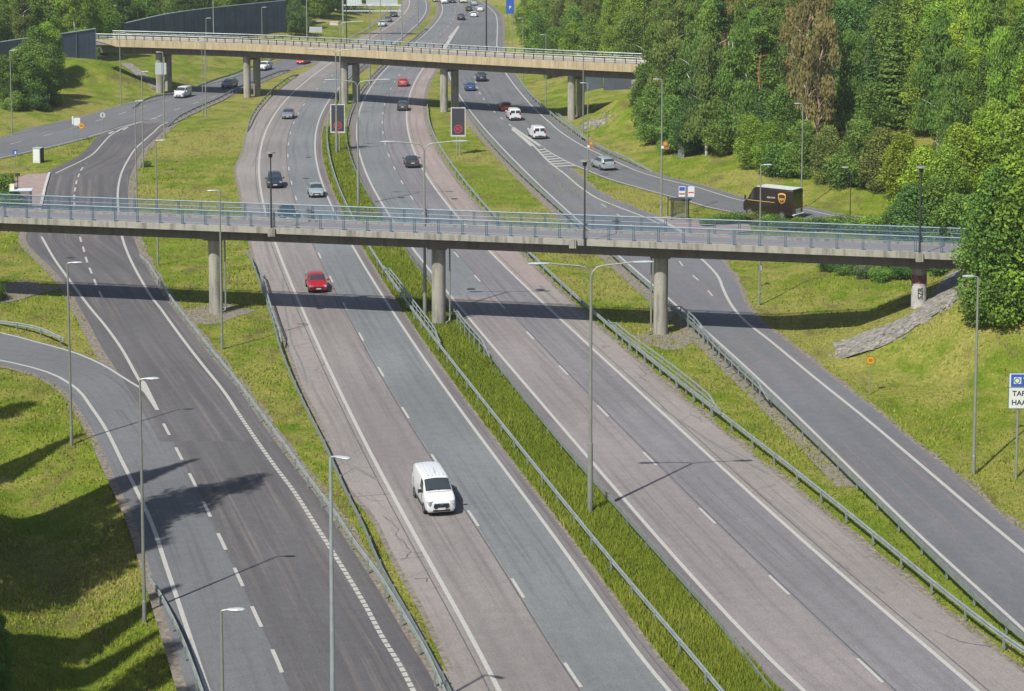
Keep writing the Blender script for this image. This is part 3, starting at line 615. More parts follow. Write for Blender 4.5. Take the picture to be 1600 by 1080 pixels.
# taller pipe guards beside the bridge pillars
def pguard(pts, label, deg=None, step=2.0, ends=True, h=1.35):
    L = Ln(pts, deg, z=0.0); P = L.pts(.7); P = np.column_stack([P, np.zeros(len(P))])
    t = thing('pipe_guard', label, 'pipe railing', (P[0,0], P[0,1], 0), group='tall pipe guards beside the bridge pillars')
    Q = [(x, y, h-(.65*(1-i/4) if i < 4 else 0)-(.65*(1-(len(P)-1-i)/4) if len(P)-1-i < 4 else 0)) for i, (x, y, z) in enumerate(P)]
    MB().tube(Q, .065, 6).build('top_pipe', STEEL, t, world=True); MB().tube([(x, y, .98) for x, y, z in P], .045, 6).build('middle_pipe', STEEL, t, world=True)
    g = MB().box((0,0,h/2),(.09,.09,h)).build('post', STEEL, mesh_only=True)
    for x, y, z, a in spaced(P, step, 2.2)[:-1]: link('post', g, t, (x-P[0,0], y-P[0,1], 0), a)
pguard([(600,432),(620,456),(645,492),(670,525),(688,552)], 'tall pipe guard left of the middle footbridge pillar', None)
pguard([(708,500),(725,525),(745,548),(765,572)], 'tall pipe guard right of the middle footbridge pillar', None)
pguard([(950,518),(980,545),(1020,575),(1080,622),(1126,662)], 'tall pipe guard left of the right-hand footbridge pillar', None)
pguard([(1045,492),(1075,512),(1110,552),(1150,592),(1200,640)], 'tall pipe guard right of the right-hand footbridge pillar', None)
pguard([(868,186),(885,200),(900,213),(912,222)], 'tall pipe guard by the rightmost column of the far bridge', None, h=1.2)
pguard([(404,432),(415,470),(428,512),(440,545)], 'tall pipe guard on the left shoulder under the footbridge', None, h=1.2)
# ------------------------------------------------------------------ vehicles (local: +x forward, z up, origin on the ground)
def glass_mat():
    m, t, b = nodes('dark_glass'); b.inputs['Base Color'].default_value = (.035,.045,.05,1); b.inputs['Roughness'].default_value = .06; b.inputs['Coat Weight'].default_value = .5; return m
GLASS = glass_mat(); TYRE = flat('tyre_rubber', (.02,.02,.02), .9); RIM = flat('wheel_rim', (.35,.36,.37), .35, metal=.7); LAMPG = flat('lamp_glass', (.34,.36,.38), .15, coat=.6)
TAIL = flat('tail_lamp', (.16,.010,.010), .25, coat=.5); PLATE = flat('number_plate', (.5,.5,.5), .5); UNDER = flat('underbody', (.015,.015,.016), .8)
def paint(name, c, metal=.25): return flat('paint_'+name, c, .32, metal=metal, var=.02, coat=.7)
class Body:
    """stations: (x, zbottom, zbelt, ztop, half width at belt, half width at roof)"""
    def __init__(s, st): s.st = [np.array(q, float) for q in st]
    def sec(s, i, j):
        k = min(max(int(i), 0), len(s.st)-2); u = i-k; q = s.st[k]*(1-u)+s.st[k+1]*u; x, zb, zl, zt, wl, wr = q
        ring = [(0,zb),(wl*.86,zb),(wl*.975,zb+.14),(wl,zb+(zl-zb)*.55),(wl*.975,zl),(wr+(wl-wr)*.12,zt-.10*min(1,(zt-zl)*2)),(wr*.86,zt-.015),(0,zt+.02)]
        sg = 1 if j >= 0 else -1; j = abs(j); k = min(int(j), 6); u = j-k; a, b = ring[k], ring[k+1]
        return Vector((x, sg*(a[0]*(1-u)+b[0]*u), a[1]*(1-u)+b[1]*u))
    def mesh(s, name, mat, par):
        m = MB(); n = len(s.st); J = [0,1,2,3,4,5,6,7,-6,-5,-4,-3,-2,-1]
        for i in range(n):
            for j in J: m.v.append(tuple(s.sec(i, j)))
        K = len(J)
        for i in range(n-1):
            for k in range(K): m.f.append((i*K+k, (i+1)*K+k, (i+1)*K+(k+1)%K, i*K+(k+1)%K))
        m.f.append(tuple(range(K))); m.f.append(tuple((n-1)*K+k for k in range(K))[::-1])
        o = m.build(name, mat, par)
        bv = o.modifiers.new('b', 'BEVEL'); bv.width = .045; bv.segments = 2; bv.limit_method = 'ANGLE'; bv.angle_limit = math.radians(28)
        smooth_auto(o, 50); return o
    def patch(s, name, mat, par, i0, i1, j0, j1, ni=4, nj=4, off=.022, mirror=False):
        m = MB()
        sides = (mirror,) if mirror else (1,)
        for sg in sides:
            g = [[None]*(nj+1) for _ in range(ni+1)]
            for a in range(ni+1):
                for b in range(nj+1):
                    jj = (j0+(j1-j0)*b/nj)
                    i_ = (i0[0]+(i0[1]-i0[0])*b/nj) if isinstance(i0, tuple) else i0; i2 = (i1[0]+(i1[1]-i1[0])*b/nj) if isinstance(i1, tuple) else i1
                    q = sg*jj
                    if not mirror and jj > 7: q = -(14-jj)
                    if q == 0: q = .001
                    g[a][b] = s.sec(i_+(i2-i_)*a/ni, q)
            b0 = len(m.v)
            for a in range(ni+1):
                for b in range(nj+1):
                    du = g[min(a+1,ni)][b]-g[max(a-1,0)][b]; dv = g[a][min(b+1,nj)]-g[a][max(b-1,0)]; nrm = du.cross(dv)
                    if nrm.length > 1e-9: nrm.normalize()
                    c = g[a][b]; ctr = Vector((c.x, 0, .7))
                    if nrm.dot(c-ctr) < 0: nrm = -nrm
                    m.v.append(tuple(c+nrm*off))
            for a in range(ni):
                for b in range(nj): q = b0+a*(nj+1)+b; m.f.append((q, q+1, q+nj+2, q+nj+1))
        return smooth_auto(m.build(name, mat, par), 60)
def wheel_mesh():
    m = MB(); n = 24; prof = [(-.10,.20),(-.11,.28),(-.09,.32),(.09,.32),(.11,.28),(.10,.20)]
    for k in range(n):
        a = 2*PI*k/n
        for y, r in prof: m.v.append((r*math.cos(a), y, r*math.sin(a)))
    for k in range(n):
        for j in range(6): m.f.append((k*6+j, k*6+(j+1)%6, ((k+1)%n)*6+(j+1)%6, ((k+1)%n)*6+j))
    t = m.build('tyre', TYRE, mesh_only=True); r = MB()
    for sd in (-1, 1):
        b = len(r.v); r.v.append((0, sd*.06, 0))
        for k in range(20): a = 2*PI*k/20; rr = .205; r.v.append((rr*math.cos(a), sd*.085, rr*math.sin(a)))
        for k in range(20): r.f.append((b, b+1+k, b+1+(k+1)%20))
    return t, r.build('rim', RIM, mesh_only=True)
TY, RI = wheel_mesh()
def wheels(t, xs, w, sc=1.0):
    for x in xs:
        for s in (-1, 1):
            wl = link('wheel', TY, t, (x, s*(w-.09), .32*sc)); wl.scale = (sc,)*3; link('rim', RI, wl)
SPEC = {
 'hatch': dict(L=4.1, W=.87, wb=(1.28,-1.24), st=[(2.02,.30,.60,.64,.70,.55),(1.92,.22,.70,.74,.82,.66),(1.45,.20,.80,.93,.865,.72),(1.0,.19,.88,1.02,.87,.74),(.32,.19,.93,1.44,.87,.64),(-.2,.19,.94,1.50,.87,.66),(-1.15,.19,.97,1.46,.87,.65),(-1.62,.20,.98,1.36,.86,.62),(-1.90,.22,.96,1.02,.84,.70),(-2.04,.32,.80,.84,.78,.62)]),
 'sedan': dict(L=4.6, W=.90, wb=(1.42,-1.34), st=[(2.28,.30,.58,.62,.72,.56),(2.15,.20,.68,.72,.85,.68),(1.5,.19,.78,.88,.895,.74),(1.0,.19,.86,.98,.90,.76),(.2,.19,.90,1.36,.90,.64),(-.4,.19,.91,1.44,.90,.66),(-1.1,.19,.94,1.36,.90,.64),(-1.72,.20,.96,1.04,.89,.72),(-2.15,.22,.95,1.0,.87,.72),(-2.30,.34,.80,.84,.80,.62)]),
 'suv': dict(L=4.6, W=.93, wb=(1.38,-1.36), st=[(2.25,.36,.74,.78,.74,.60),(2.14,.28,.86,.90,.87,.70),(1.6,.26,.96,1.06,.925,.78),(1.15,.25,1.02,1.14,.93,.79),(.45,.25,1.05,1.58,.93,.69),(-.1,.25,1.06,1.68,.93,.71),(-1.5,.25,1.09,1.66,.93,.70),(-1.95,.27,1.10,1.54,.92,.67),(-2.18,.28,1.06,1.14,.90,.76),(-2.30,.40,.90,.94,.84,.68)]),
 'van': dict(L=4.6, W=.92, wb=(1.45,-1.40), st=[(2.24,.34,.78,.82,.66,.50),(2.16,.24,.86,.92,.84,.68),(1.85,.22,.98,1.10,.91,.78),(1.42,.22,1.08,1.22,.92,.80),(.62,.22,1.14,1.76,.92,.72),(.2,.22,1.16,1.84,.92,.76),(-1.6,.22,1.18,1.85,.92,.78),(-2.18,.24,1.18,1.80,.91,.77),(-2.28,.30,1.15,1.62,.90,.76)]),
}
def mkcar(kind, pm, detail=2, plate='', side_glass=True, black_bumper=False):
    S = SPEC[kind]; B = Body(S['st']); t = bpy.data.objects.new(kind, None); COL.objects.link(t); n = len(S['st'])-1
    van = kind == 'van'
    B.mesh('body', pm, t); W_ = S['W']; L = S['st'][0][0]; R = -S['st'][-1][0]
    B.patch('windscreen', GLASS, t, 3.06, 3.93, 5.35, 8.65, 4, 6)
    if van:
        for sg in (1, -1): B.patch('side_window', GLASS, t, (3.15,3.75), 4.75, 4.1, 4.9, 3, 3, mirror=sg)
        MB().box((-R-.005, -.40, 1.42), (.05,.62,.42)).build('rear_window', GLASS, t); MB().box((-R-.005, .40, 1.42), (.05,.62,.42)).build('rear_window', GLASS, t)
    else:
        
        for sg in (1, -1): B.patch('side_window', GLASS, t, (3.2,3.93), (6.3,5.9) if kind != 'sedan' else (6.35,5.9), 4.1, 4.92, 6, 3, mirror=sg)
        B.patch('rear_window', GLASS, t, (7.1 if kind != 'sedan' else 6.1), (7.85 if kind != 'sedan' else 6.9), 5.35, 8.65, 3, 6)
    wheels(t, S['wb'], W_, 1.0 if not kind == 'suv' else 1.08)
    f = S['st'][0]; f1 = S['st'][1]; zh = f1[2]
    for s in (-1, 1):
        MB().box((f1[0]-.02, s*(f1[4]-.19), zh-.05), (.24,.30,.17), rz=-s*.45).build('headlight', LAMPG, t)
        MB().box((-R+.05, s*(W_-.16), S['st'][-2][2]-.04), (.16,.24,.20 if not van else .42)).build('tail_light', TAIL, t)
        mm = MB().box((S['st'][3][0]-.35, s*(W_+.13), S['st'][3][2]+.10), (.13,.24,.17), taper=.85); mm.build('mirror', BLACK if black_bumper else pm, t)
    MB().box((f[0]-.01, 0, f[1]+.22), (.06, f[4]*1.25, .16)).build('grille', BLACK, t)
    MB().box((f[0]+.0, 0, f[1]+.03), (.08, f[4]*1.5, .10)).build('bumper', BLACK, t)
    MB().box((-R-.01, 0, f[1]+.08), (.10, W_*1.55, .16)).build('bumper', BLACK if black_bumper or van else pm, t)
    MB().box((f[0]+.03, 0, f[1]+.13), (.03,.46,.11)).build('number_plate', PLATE, t); MB().box((-R-.045, 0, S['st'][-1][1]+.35), (.03,.46,.11)).build('number_plate', PLATE, t)
    MB().box((0,0,.24), (L+R-.5, W_*1.7, .14)).build('underbody', UNDER, t)
    MB().box((S['wb'][0], 0, .42), (.70, W_*2+.004, .30), taper=.8).box((S['wb'][1], 0, .42), (.70, W_*2+.004, .30), taper=.8).build('wheel_arch', UNDER, t)
    return t
def copy_tree(o, par=None):
    c = o.copy(); COL.objects.link(c)
    if par is not None: c.parent = par
    for ch in [q for q in o.children]: copy_tree(ch, c)
    return c
def put(t, name, label, px, py, L, toward, cat='car', dyaw=0.0, shift=None, group='vehicles driving on the motorway'):
    x, y = W(px, py); v = L.tan(y) if not isinstance(L, Vector) else L.normalized(); half = shift if shift is not None else 2.1
    d = -v if toward else v; a = math.atan2(d.y, d.x) + dyaw
    c = Vector((x, y)) + v*half
    t.name = name; t.location = (c.x, c.y, .012); t.rotation_euler = (0, 0, a); tag(t, label, cat, group); return t
WHP = paint('white', (.60,.63,.66), 0.0); RED = paint('red', (.42,.012,.022)); SIL = paint('silver', (.42,.50,.52), .5); DBL = paint('dark_blue', (.022,.032,.055)); BLU = paint('blue', (.03,.08,.22))
DGR = paint('dark_grey', (.045,.05,.055)); GRY = paint('grey', (.16,.18,.20), .4); PKR = paint('faded_red', (.45,.06,.06)); LIL = paint('pale_grey', (.28,.28,.34), .5); BROWN = paint('brown', (.020,.014,.012), .1); PG = paint('pale_green', (.50,.62,.60), .2)

# the white van in the foreground, with more detail
v = mkcar('van', WHP, black_bumper=True); 
for y_ in (-.45,-.22,0,.22,.45): MB().box((-.7, y_, 1.875), (2.4,.05,.018)).build('roof_rib', WHP, v)
MB().tube([(.25,0,1.85),(-.05,0,2.12)], .012, 5).build('aerial', BLACK, v)
B_ = Body(SPEC['van']['st']); xf(text_mb('', .1), Matrix()) if False else None
MB().box((2.245,0,.66),(.05,.95,.20), taper=.9).build('upper_grille', BLACK, v)
MB().tube([(2.275,-.09,.70),(2.275,.09,.70)], .045, 10, flat=.5).build('badge', flat('badge_blue', (.05,.10,.28), .3), v)
for s in (-1,1): MB().tube([(2.17, s*.66, .40),(2.20, s*.66, .40)], .06, 12).build('fog_lamp', BLACK, v); MB().box((-.55, s*.932, .78), (1.9,.012,.02)).build('side_rail', flat('trim_grey', (.30,.32,.34), .5), v)
SEAM = flat('panel_seam', (.10,.105,.11), .7)
for s in (-1, 1):
    for x in (1.02, -.12, -1.5): MB().box((x, s*.935, .78), (.022,.012,.85)).build('door_seam', SEAM, v)
    MB().box((.45, s*.938, 1.0), (.16,.02,.035)).build('door_handle', BLACK, v); MB().box((0, s*.905, .32), (1.7,.05,.12)).build('sill', BLACK, v)
MB().box((1.52,.0,1.225),(.02,1.45,.012)).build('bonnet_seam', SEAM, v); MB().box((1.34,.25,1.30),(.03,.62,.02), rz=.25).build('wiper', BLACK, v); MB().box((1.34,-.35,1.30),(.03,.55,.02), rz=.25).build('wiper', BLACK, v)
xf_ = text_mb('HNK-472', .10, .004); xf(xf_, Matrix.Translation((2.29,0,.47)) @ Matrix.Rotation(PI/2, 4, 'Z') @ Matrix.Rotation(PI/2, 4, 'X')); 
put(v, 'panel_van', 'large white panel van closest to the camera, driving toward it in front of the footbridge', 690, 808, LC, True, 'van', shift=2.5); v.scale = (1.12, 1.02, 1.07)
put(mkcar('hatch', RED), 'parked_car', 'bright red hatchback just above the footbridge shadow on the oncoming lanes', 498, 459, LL, True); bpy.data.objects['parked_car'].name = 'hatchback_car'
put(mkcar('hatch', SIL), 'hatchback_car', 'silver car on the oncoming lanes just beyond the footbridge', 495, 310, LC, True)
put(mkcar('suv', DBL), 'suv_car', 'dark blue car on the oncoming lanes beside the dark footbridge lamp', 430, 295, LL, True)
put(mkcar('sedan', DBL), 'sedan_car', 'dark car seen through the footbridge railing on the oncoming lanes', 451, 346, LC, True)
put(mkcar('hatch', LIL), 'hatchback_car', 'small dark-windowed grey car with pale bonnet alone on the curve below the far bridge', 449, 187, LC, True)
put(mkcar('sedan', DGR), 'sedan_car', 'dark grey car driving away under the double lamp above the footbridge', 645, 263, RC, False)
put(mkcar('hatch', DGR), 'hatchback_car', 'dark car driving away in the shadow of the far bridge', 629, 174, RC, False)
put(mkcar('hatch', PKR), 'hatchback_car', 'light red car driving away just in front of the far bridge', 629, 136, RC, False)
put(mkcar('hatch', BLU), 'hatchback_car', 'blue car driving away under the far bridge', 735, 143, DL, False)
put(mkcar('suv', DBL), 'suv_car', 'dark blue-grey car closest to the far bridge on the right-hand road', 752, 128, DL, False)
put(mkcar('hatch', PKR), 'hatchback_car', 'dark red car in the far bridge shadow, just behind a white van', 791, 175, DR, False)
put(mkcar('van', WHP), 'small_van', 'white van just below the far bridge shadow on the exit road', 805, 189, DR, False, 'van')
put(mkcar('van', WHP), 'small_van', 'white van with rear doors on the exit road beside the hatched area', 843, 218, DR, False, 'van')
put(mkcar('suv', SIL), 'suv_car', 'silver estate car on the exit road beside the orange signs', 951, 267, DR, False)
put(mkcar('van', WHP), 'small_van', 'white van driving toward the camera on the west road at the left', 279, 154, Ln([(240,166),(279,153),(330,138),(370,126)], None), True, 'van')
put(mkcar('suv', GRY), 'suv_car', 'blue-grey car on the west road in the far bridge shadow', 353, 139, Ln([(320,150),(353,139),(400,124)], None), True)
put(mkcar('suv', WHP), 'suv_car', 'white car with dark windscreen on the west road beyond the far bridge', 408, 111, Ln([(370,122),(408,111),(450,98)], None), True)
put(mkcar('sedan', PKR), 'sedan_car', 'light red low car on the west road right under the far bridge', 469, 101, Ln([(440,108),(469,100),(510,86)], None), True)
far = [('sedan', PG, 596, 42, True, 'pale green-white car, nearest of three in a row beyond the far bridge'), ('sedan', GRY, 605, 35, True, 'grey car, middle of three in a row beyond the far bridge'),
 ('suv', DGR, 614, 27, True, 'dark car, farthest of three in a row beyond the far bridge'), ('suv', DBL, 720, 32, False, 'black car on the distant lanes going away, nearest of its cluster'),
 ('sedan', WHP, 740, 27, False, 'white car on the distant lanes right of the black car'), ('sedan', DGR, 733, 18, False, 'dark car on the distant lanes behind the white car'), ('sedan', WHP, 750, 18, False, 'white car farthest right in the distant cluster'),
 ('suv', SIL, 741, 9, False, 'dark-roofed silver car at the very top of the right distant lanes'), ('van', WHP, 694, 6, True, 'white van at the very top edge, left one'), ('suv', DGR, 707, 5, True, 'dark car between two white vans at the top edge'), ('van', WHP, 724, 5, False, 'white boxy van at the very top edge, right one'), ('van', WHP, 682, 3, True, 'white vehicle at the top edge beside the median')]
for k, c, x, y, tw, lb in far: put(mkcar(k, c), {'van': 'small_van'}.get(k, k+'_car'), lb, x, y, RC if x > 670 else LL, tw, 'van' if k == 'van' else 'car', group='small distant vehicles at the top of the picture')

# brown step van
def shield(par, M, s=1.0):
    o = [(0,-.62),(.32,-.42),(.46,-.1),(.48,.42),(.25,.52),(0,.56),(-.25,.52),(-.48,.42),(-.46,-.1),(-.32,-.42)]
    sh = MB().add([(x*s*1.12, y*s*1.1, 0) for x, y in o] + [(x*s*1.12, y*s*1.1, .01) for x, y in o], [tuple(range(10, 20))] + [(i, (i+1)%10, 10+(i+1)%10, 10+i) for i in range(10)]); xf(sh, M)
    e = sh.build('emblem', flat('emblem_gold', (.62,.36,.07), .45), par)
    i_ = MB().add([(x*s*.92, (y*s*.86-.05*s), .014) for x, y in o], [tuple(range(10))]); xf(i_, M); i_.build('emblem_field', flat('emblem_brown', (.06,.025,.012), .5), e)
    tx = text_mb('ups', .52*s, .002); xf(tx, M @ Matrix.Translation((0, -.08*s, .02))); tx.build('emblem_letters', flat('emblem_gold', (.62,.36,.07)), e)
tk = link('step_van', None); BR = Body([(3.05,.55,1.2,1.25,.95,.85),(2.95,.42,1.35,1.42,1.05,.95),(2.45,.40,1.65,1.75,1.12,1.02),(1.75,.40,1.7,2.95,1.15,1.02),(1.45,.40,1.7,3.02,1.15,1.12),(-2.9,.40,1.7,3.02,1.15,1.13),(-3.0,.42,1.7,3.0,1.14,1.12)])
BR.mesh('body', BROWN, tk); BR.patch('windscreen', GLASS, tk, 2.15, 2.85, 5.3, 8.7, 3, 4); [BR.patch('side_window', GLASS, tk, (2.35,2.75), 3.3, 4.1, 4.75, 3, 3, mirror=sg) for sg in (1, -1)]
MB().box((-.75,0,3.05),(4.3,2.1,.03)).build('roof_panel', flat('roof_white', (.5,.52,.5), .5), tk)
wheels(tk, (2.15,-1.75), 1.13, 1.28); MB().box((0,0,.45),(5.4,1.9,.2)).build('underbody', UNDER, tk)
MB().box((2.15,0,.55),(.95,2.304,.5),taper=.8).box((-1.75,0,.55),(.95,2.304,.5),taper=.8).build('wheel_arch', UNDER, tk)
MB().box((-3.12,0,.52),(.28,2.2,.10)).build('rear_bumper', flat('step_grey', (.42,.44,.42), .6), tk)
MB().box((-3.02,-.1,.82),(.05,.95,.42)).build('rear_panel', flat('step_grey', (.42,.44,.42)), tk)
for s in (-1,1):
    M = Matrix.Translation((-1.75, s*1.165, 2.15)) @ Matrix.Rotation(PI/2 if s < 0 else -PI/2, 4, 'X') @ Matrix.Rotation(0 if s < 0 else PI, 4, 'Z'); shield(tk, M, .85)
    M2 = Matrix.Translation((1.35, s*1.165, 2.12)) @ Matrix.Rotation(PI/2 if s < 0 else -PI/2, 4, 'X') @ Matrix.Rotation(0 if s < 0 else PI, 4, 'Z')
    MB().box((.75, s*1.168, 1.62),(3.3,.015,.045)).build('gold_stripe', flat('emblem_gold', (.62,.36,.07)), tk)
    MB().box((2.6, s*1.32, 1.9),(.12,.16,.42)).build('mirror', BLACK, tk)
    MB().box((-3.03, s*.98, 1.35),(.05,.12,.5)).build('tail_light', TAIL, tk)
    tx = text_mb('ups.com', .30, .002, 'CENTER'); xf(tx, Matrix.Translation((-.45, s*1.172, 2.12)) @ Matrix.Rotation(PI/2 if s < 0 else -PI/2, 4, 'X') @ Matrix.Rotation(0 if s < 0 else PI, 4, 'Z')); tx.build('side_writing', PLATE, tk)
MB().add([(1.80+.34*math.cos(a), -1.175, 2.05+.48*math.sin(a)) for a in np.linspace(0,2*PI,20,endpoint=False)], [tuple(range(20))]).build('side_disc', flat('disc_gold', (.70,.62,.36), .5), tk)
tx = text_mb('UPS', .30, .002); xf(tx, Matrix.Translation((-3.06, -.5, 2.35)) @ Matrix.Rotation(-PI/2, 4, 'Z') @ Matrix.Rotation(PI/2, 4, 'X')); 
put(tk, 'step_van', 'dark brown parcel delivery truck with white roof and golden shield on its side', 1207, 338, Vector((-.80,.60)), False, 'truck', shift=0.0); tk.scale = (1.05,1.05,1.1)
# ------------------------------------------------------------------ lamp posts
def head_mb(L=.75, w=.16):      # flat lamp head along +x from the origin
    m = MB(); prof = [(0,.5),(.15,.75),(.6,1),(.9,.8),(1,.35)]; n = 10
    for u, k in prof:
        for i in range(n): a = 2*PI*i/n; m.v.append((u*L, w*k*math.cos(a), .075*k*math.sin(a)+.03))
    for i in range(len(prof)-1):
        for k in range(n): m.f.append((i*n+k, i*n+(k+1)%n, (i+1)*n+(k+1)%n, (i+1)*n+k))
    m.f.append(tuple(range(n))[::-1]); m.f.append(tuple((len(prof)-1)*n+k for k in range(n))); return m
HM = head_mb().build('lamp_head', HEAD, mesh_only=True); HM2 = head_mb(1.25, .21).build('lamp_head', HEAD, mesh_only=True)
LAMPS = 'lamp posts along the roads'
def single(base, h, az, label, arm=.25, r=.10, mat=POLE, head=HM, group=LAMPS, name='street_lamp'):
    t = thing(name, label, 'lamp post', tuple(base), az, group)
    MB().tube([(0,0,-.3),(0,0,1.2),(0,0,1.25),(0,0,h)], [r*1.15,r*1.15,r*.95,r*.55], 10).build('pole', mat, t)
    MB().tube([(0,0,h-.05),(.04,0,h+.04),(arm,0,h+.08)], .045, 6).build('arm', mat, t); link('lamp_head', head, t, (arm,0,h+.06)); return t
def double(base, h, az, label, r=.15, span=2.6, mat=POLE):
    t = thing('double_street_lamp', label, 'lamp post', tuple(base), az, 'double-armed lamp posts in the median')
    MB().tube([(0,0,-.3),(0,0,h*.30),(0,0,h*.301),(0,0,h)], [r*1.15,r*1.05,r*.80,r*.5], 12).build('pole', mat, t)
    for s in (-1, 1):
        A = [(0,0,h-.1),(s*.12,0,h+.2),(s*.35,0,h+.45),(s*.7,0,h+.55),(s*span*.8,0,h+.68),(s*span,0,h+.75)]
        MB().tube(A, .055, 7).build('arm', mat, t); o = link('lamp_head', HM2, t, (s*(span-.1),0,h+.70)); o.rotation_euler = (0,0,0 if s > 0 else PI)
    return t
def lamp(px, pb, pt, az, label, **k):          # base row and top row in the picture
    b = G(px, pb); h = (pb-pt)*(b.y*CP+(CAM_H-b.z)*SP)/F_PX*1.0; return single(b, h, az, label, **k)
R_, L_ = 0.0, PI
lamp(112, 696, 408, R_, 'slim lamp post on the shaded grass bank left of the merging road')
lamp(226, 974, 586, R_, 'tall lamp post at the left road edge above the shaded bank')
lamp(350, 1236, 946, R_, 'lamp post whose top ends in the left lane at the bottom of the picture')
lamp(521, 1190, 703, R_-.5, 'lamp post rising from the bottom edge between the ramp and the oncoming lanes', r=.13, mat=flat('pole_bright', (.36,.41,.45), .4, metal=.4))
lamp(347, 546, 297, L_, 'slim lamp post in front of the leftmost footbridge pillar', head=HM)
lamp(247, 415, 219, R_, 'thin lamp post on the grass triangle crossing the footbridge rail')
lamp(214, 327, 158, R_, 'thin lamp post at the right edge of the ramp just above the footbridge')
lamp(224, 262, 112, R_, 'thin lamp post on the ramp edge by a small bush')
lamp(257, 216, 82, L_, 'lamp post on the grass triangle in front of the white sign')
lamp(189, 165, 52, R_, 'lamp post on the yellow hillside at the left, above the west road')
lamp(19, 211, 79, R_, 'lamp post at the far left in front of the dark thicket')
lamp(322, 183, 60, L_, 'thin lamp post, right one of a close pair by the dark-posted rail')
lamp(317, 182, 66, L_, 'thin lamp post, left one of a close pair by the dark-posted rail', r=.07)
lamp(1033, 341, 124, L_, 'tall lamp post with orange road-work signs at the right exit road', r=.13)
lamp(1252, 324, 162, L_, 'lamp post behind the brown truck against the trees')
lamp(1186, 477, 257, R_, 'lamp post with small cabinet crossing the footbridge beside the brown truck')
lamp(1328, 346, 262, L_, 'short dark lamp post on the dry slope right of the brown truck', r=.06, mat=STEEL_D)
lamp(1521, 741, 429, L_, 'lamp post on the right-hand grass slope by the direction sign', r=.11)
lamp(918, 278, 130, L_, 'lamp post between the exit road and the dark footbridge lamp')
lamp(911, 210, 86, L_, 'lamp post by the rightmost column of the far bridge')
lamp(853, 166, 55, L_, 'lamp post on the grass right of the far bridge traffic')
lamp(817, 128, 29, L_, 'lamp post on the yellow grass strip beyond the far bridge')
lamp(323, 110, 29, R_, 'short-armed lamp post in front of the long grey noise wall', r=.1)
lamp(410, 88, 12, R_, 'lamp post at the right end of the grey noise wall')
def dlamp(px, pb, label, h=14.2, az=0.0): return double(G(px, pb), h, az, label)
dlamp(922, 803, 'nearest double-armed lamp post, rising from the tall median grass', 14.55, .08)
dlamp(664, 496, 'double-armed lamp post crossing the footbridge in the middle', 14.6, .05)
dlamp(560, 322, 'double-armed lamp post in the narrow median above the footbridge', 13.9, .05)
dlamp(526, 240, 'double-armed lamp post just left of the dark speed display', 13.6)
dlamp(532, 181, 'double-armed lamp post left of the dark speed display, the farther of two', 14.2)
dlamp(578, 134, 'double-armed lamp post in the median under the far bridge', 14)
dlamp(595, 88, 'double-armed lamp post just beyond the far bridge')
dlamp(628, 66, 'double-armed lamp post in the distant median, third beyond the far bridge', 14)
dlamp(653, 42, 'double-armed lamp post in the distant median, the farthest one', 14)
def blamp(P, px, d, z0, h, label, dark=True, T=True, r=.09):
    k = at_px(offp(P, d), px); x, y, z = offp(P, d)[k]; t = thing('bridge_lamp', label, 'lamp post', (x, y, z0), 0, 'lamp posts standing on the bridges')
    m = STEEL_D if dark else POLE; MB().tube([(0,0,0),(0,0,h)], [r, r*.6], 10).build('pole', m, t)
    if T: MB().tube([(0,0,h-.35),(0,0,h+.02)], [.16,.20], 12).build('lamp_head', STEEL_D, t); MB().tube([(0,0,h+.02),(0,0,h+.12),(0,0,h+.14)], [.42,.40,.1], 16).build('lamp_hood', POLE, t)
    else: MB().tube([(-1.8,0,h),(1.8,0,h)], .06, 6).build('arm', m, t)
blamp(P0, 422.5, HW+.32, 7.6, 6.9, 'dark lamp post on the footbridge edge above the oncoming lanes')
blamp(P0, 907, HW+.32, 7.6, 7.0, 'dark lamp post on the footbridge edge over the right-hand grass strip')
blamp(P0, 1445, HW+.32, 7.6, 7.3, 'lamp post on the footbridge edge in front of the right-hand trees')
for px, dk in ((334,False),(478,False),(538,True),(762,True),(1009,True)):
    blamp(P1, px, -HB-.2, 7.6, 12, {334:'pale lamp post on the far bridge in front of the grey noise wall',478:'pale lamp post on the far bridge beside the leafy tree at the wall end',538:'dark lamp post on the far bridge left of the oncoming traffic',762:'thick dark lamp post on the far bridge over the right-hand lanes',1009:'lamp post on the far bridge right end against the trees'}[px], dk, False, r=.16 if px == 762 else .12)

# ------------------------------------------------------------------ signs
BLUE = flat('sign_blue', (.03,.09,.38), .4, var=.03); YEL = flat('sign_yellow', (.55,.34,.02), .4, var=.03); REDP = flat('sign_red', (.55,.02,.02), .4, var=.03); ORG = flat('sign_orange', (.36,.13,.05), .5); INK = flat('sign_black', (.015,.015,.02), .5); WS = flat('sign_white', (.58,.61,.61), .45, var=.02)
def led():
    m, t, b = nodes('red_led'); b.inputs['Base Color'].default_value = (.35,.03,.05,1); b.inputs['Emission Color'].default_value = (1,.08,.12,1); b.inputs['Emission Strength'].default_value = .12; return m
LED = led(); SCR = flat('display_black', (.035,.038,.05), .55, var=.08)
def face(m, x=0, z=0, y=0): return xf(m, Matrix.Translation((x, y, z)) @ Matrix.Rotation(PI/2, 4, 'X'))     # lay text facing -y
def disc(r, y0=0, y1=-.02, n=28, z=0, x=0): return MB().tube([(x, y0, z), (x, y1, z)], r, n)
def ring(r0, r1, y, z=0, x=0, n=32):
    m = MB(); 
    for k in range(n): a = 2*PI*k/n; m.v += [(x+r0*math.cos(a), y, z+r0*math.sin(a)), (x+r1*math.cos(a), y, z+r1*math.sin(a))]
    for k in range(n): q = 2*k; p = (2*k+2) % (2*n); m.f.append((q, q+1, p+1, p))
    return m
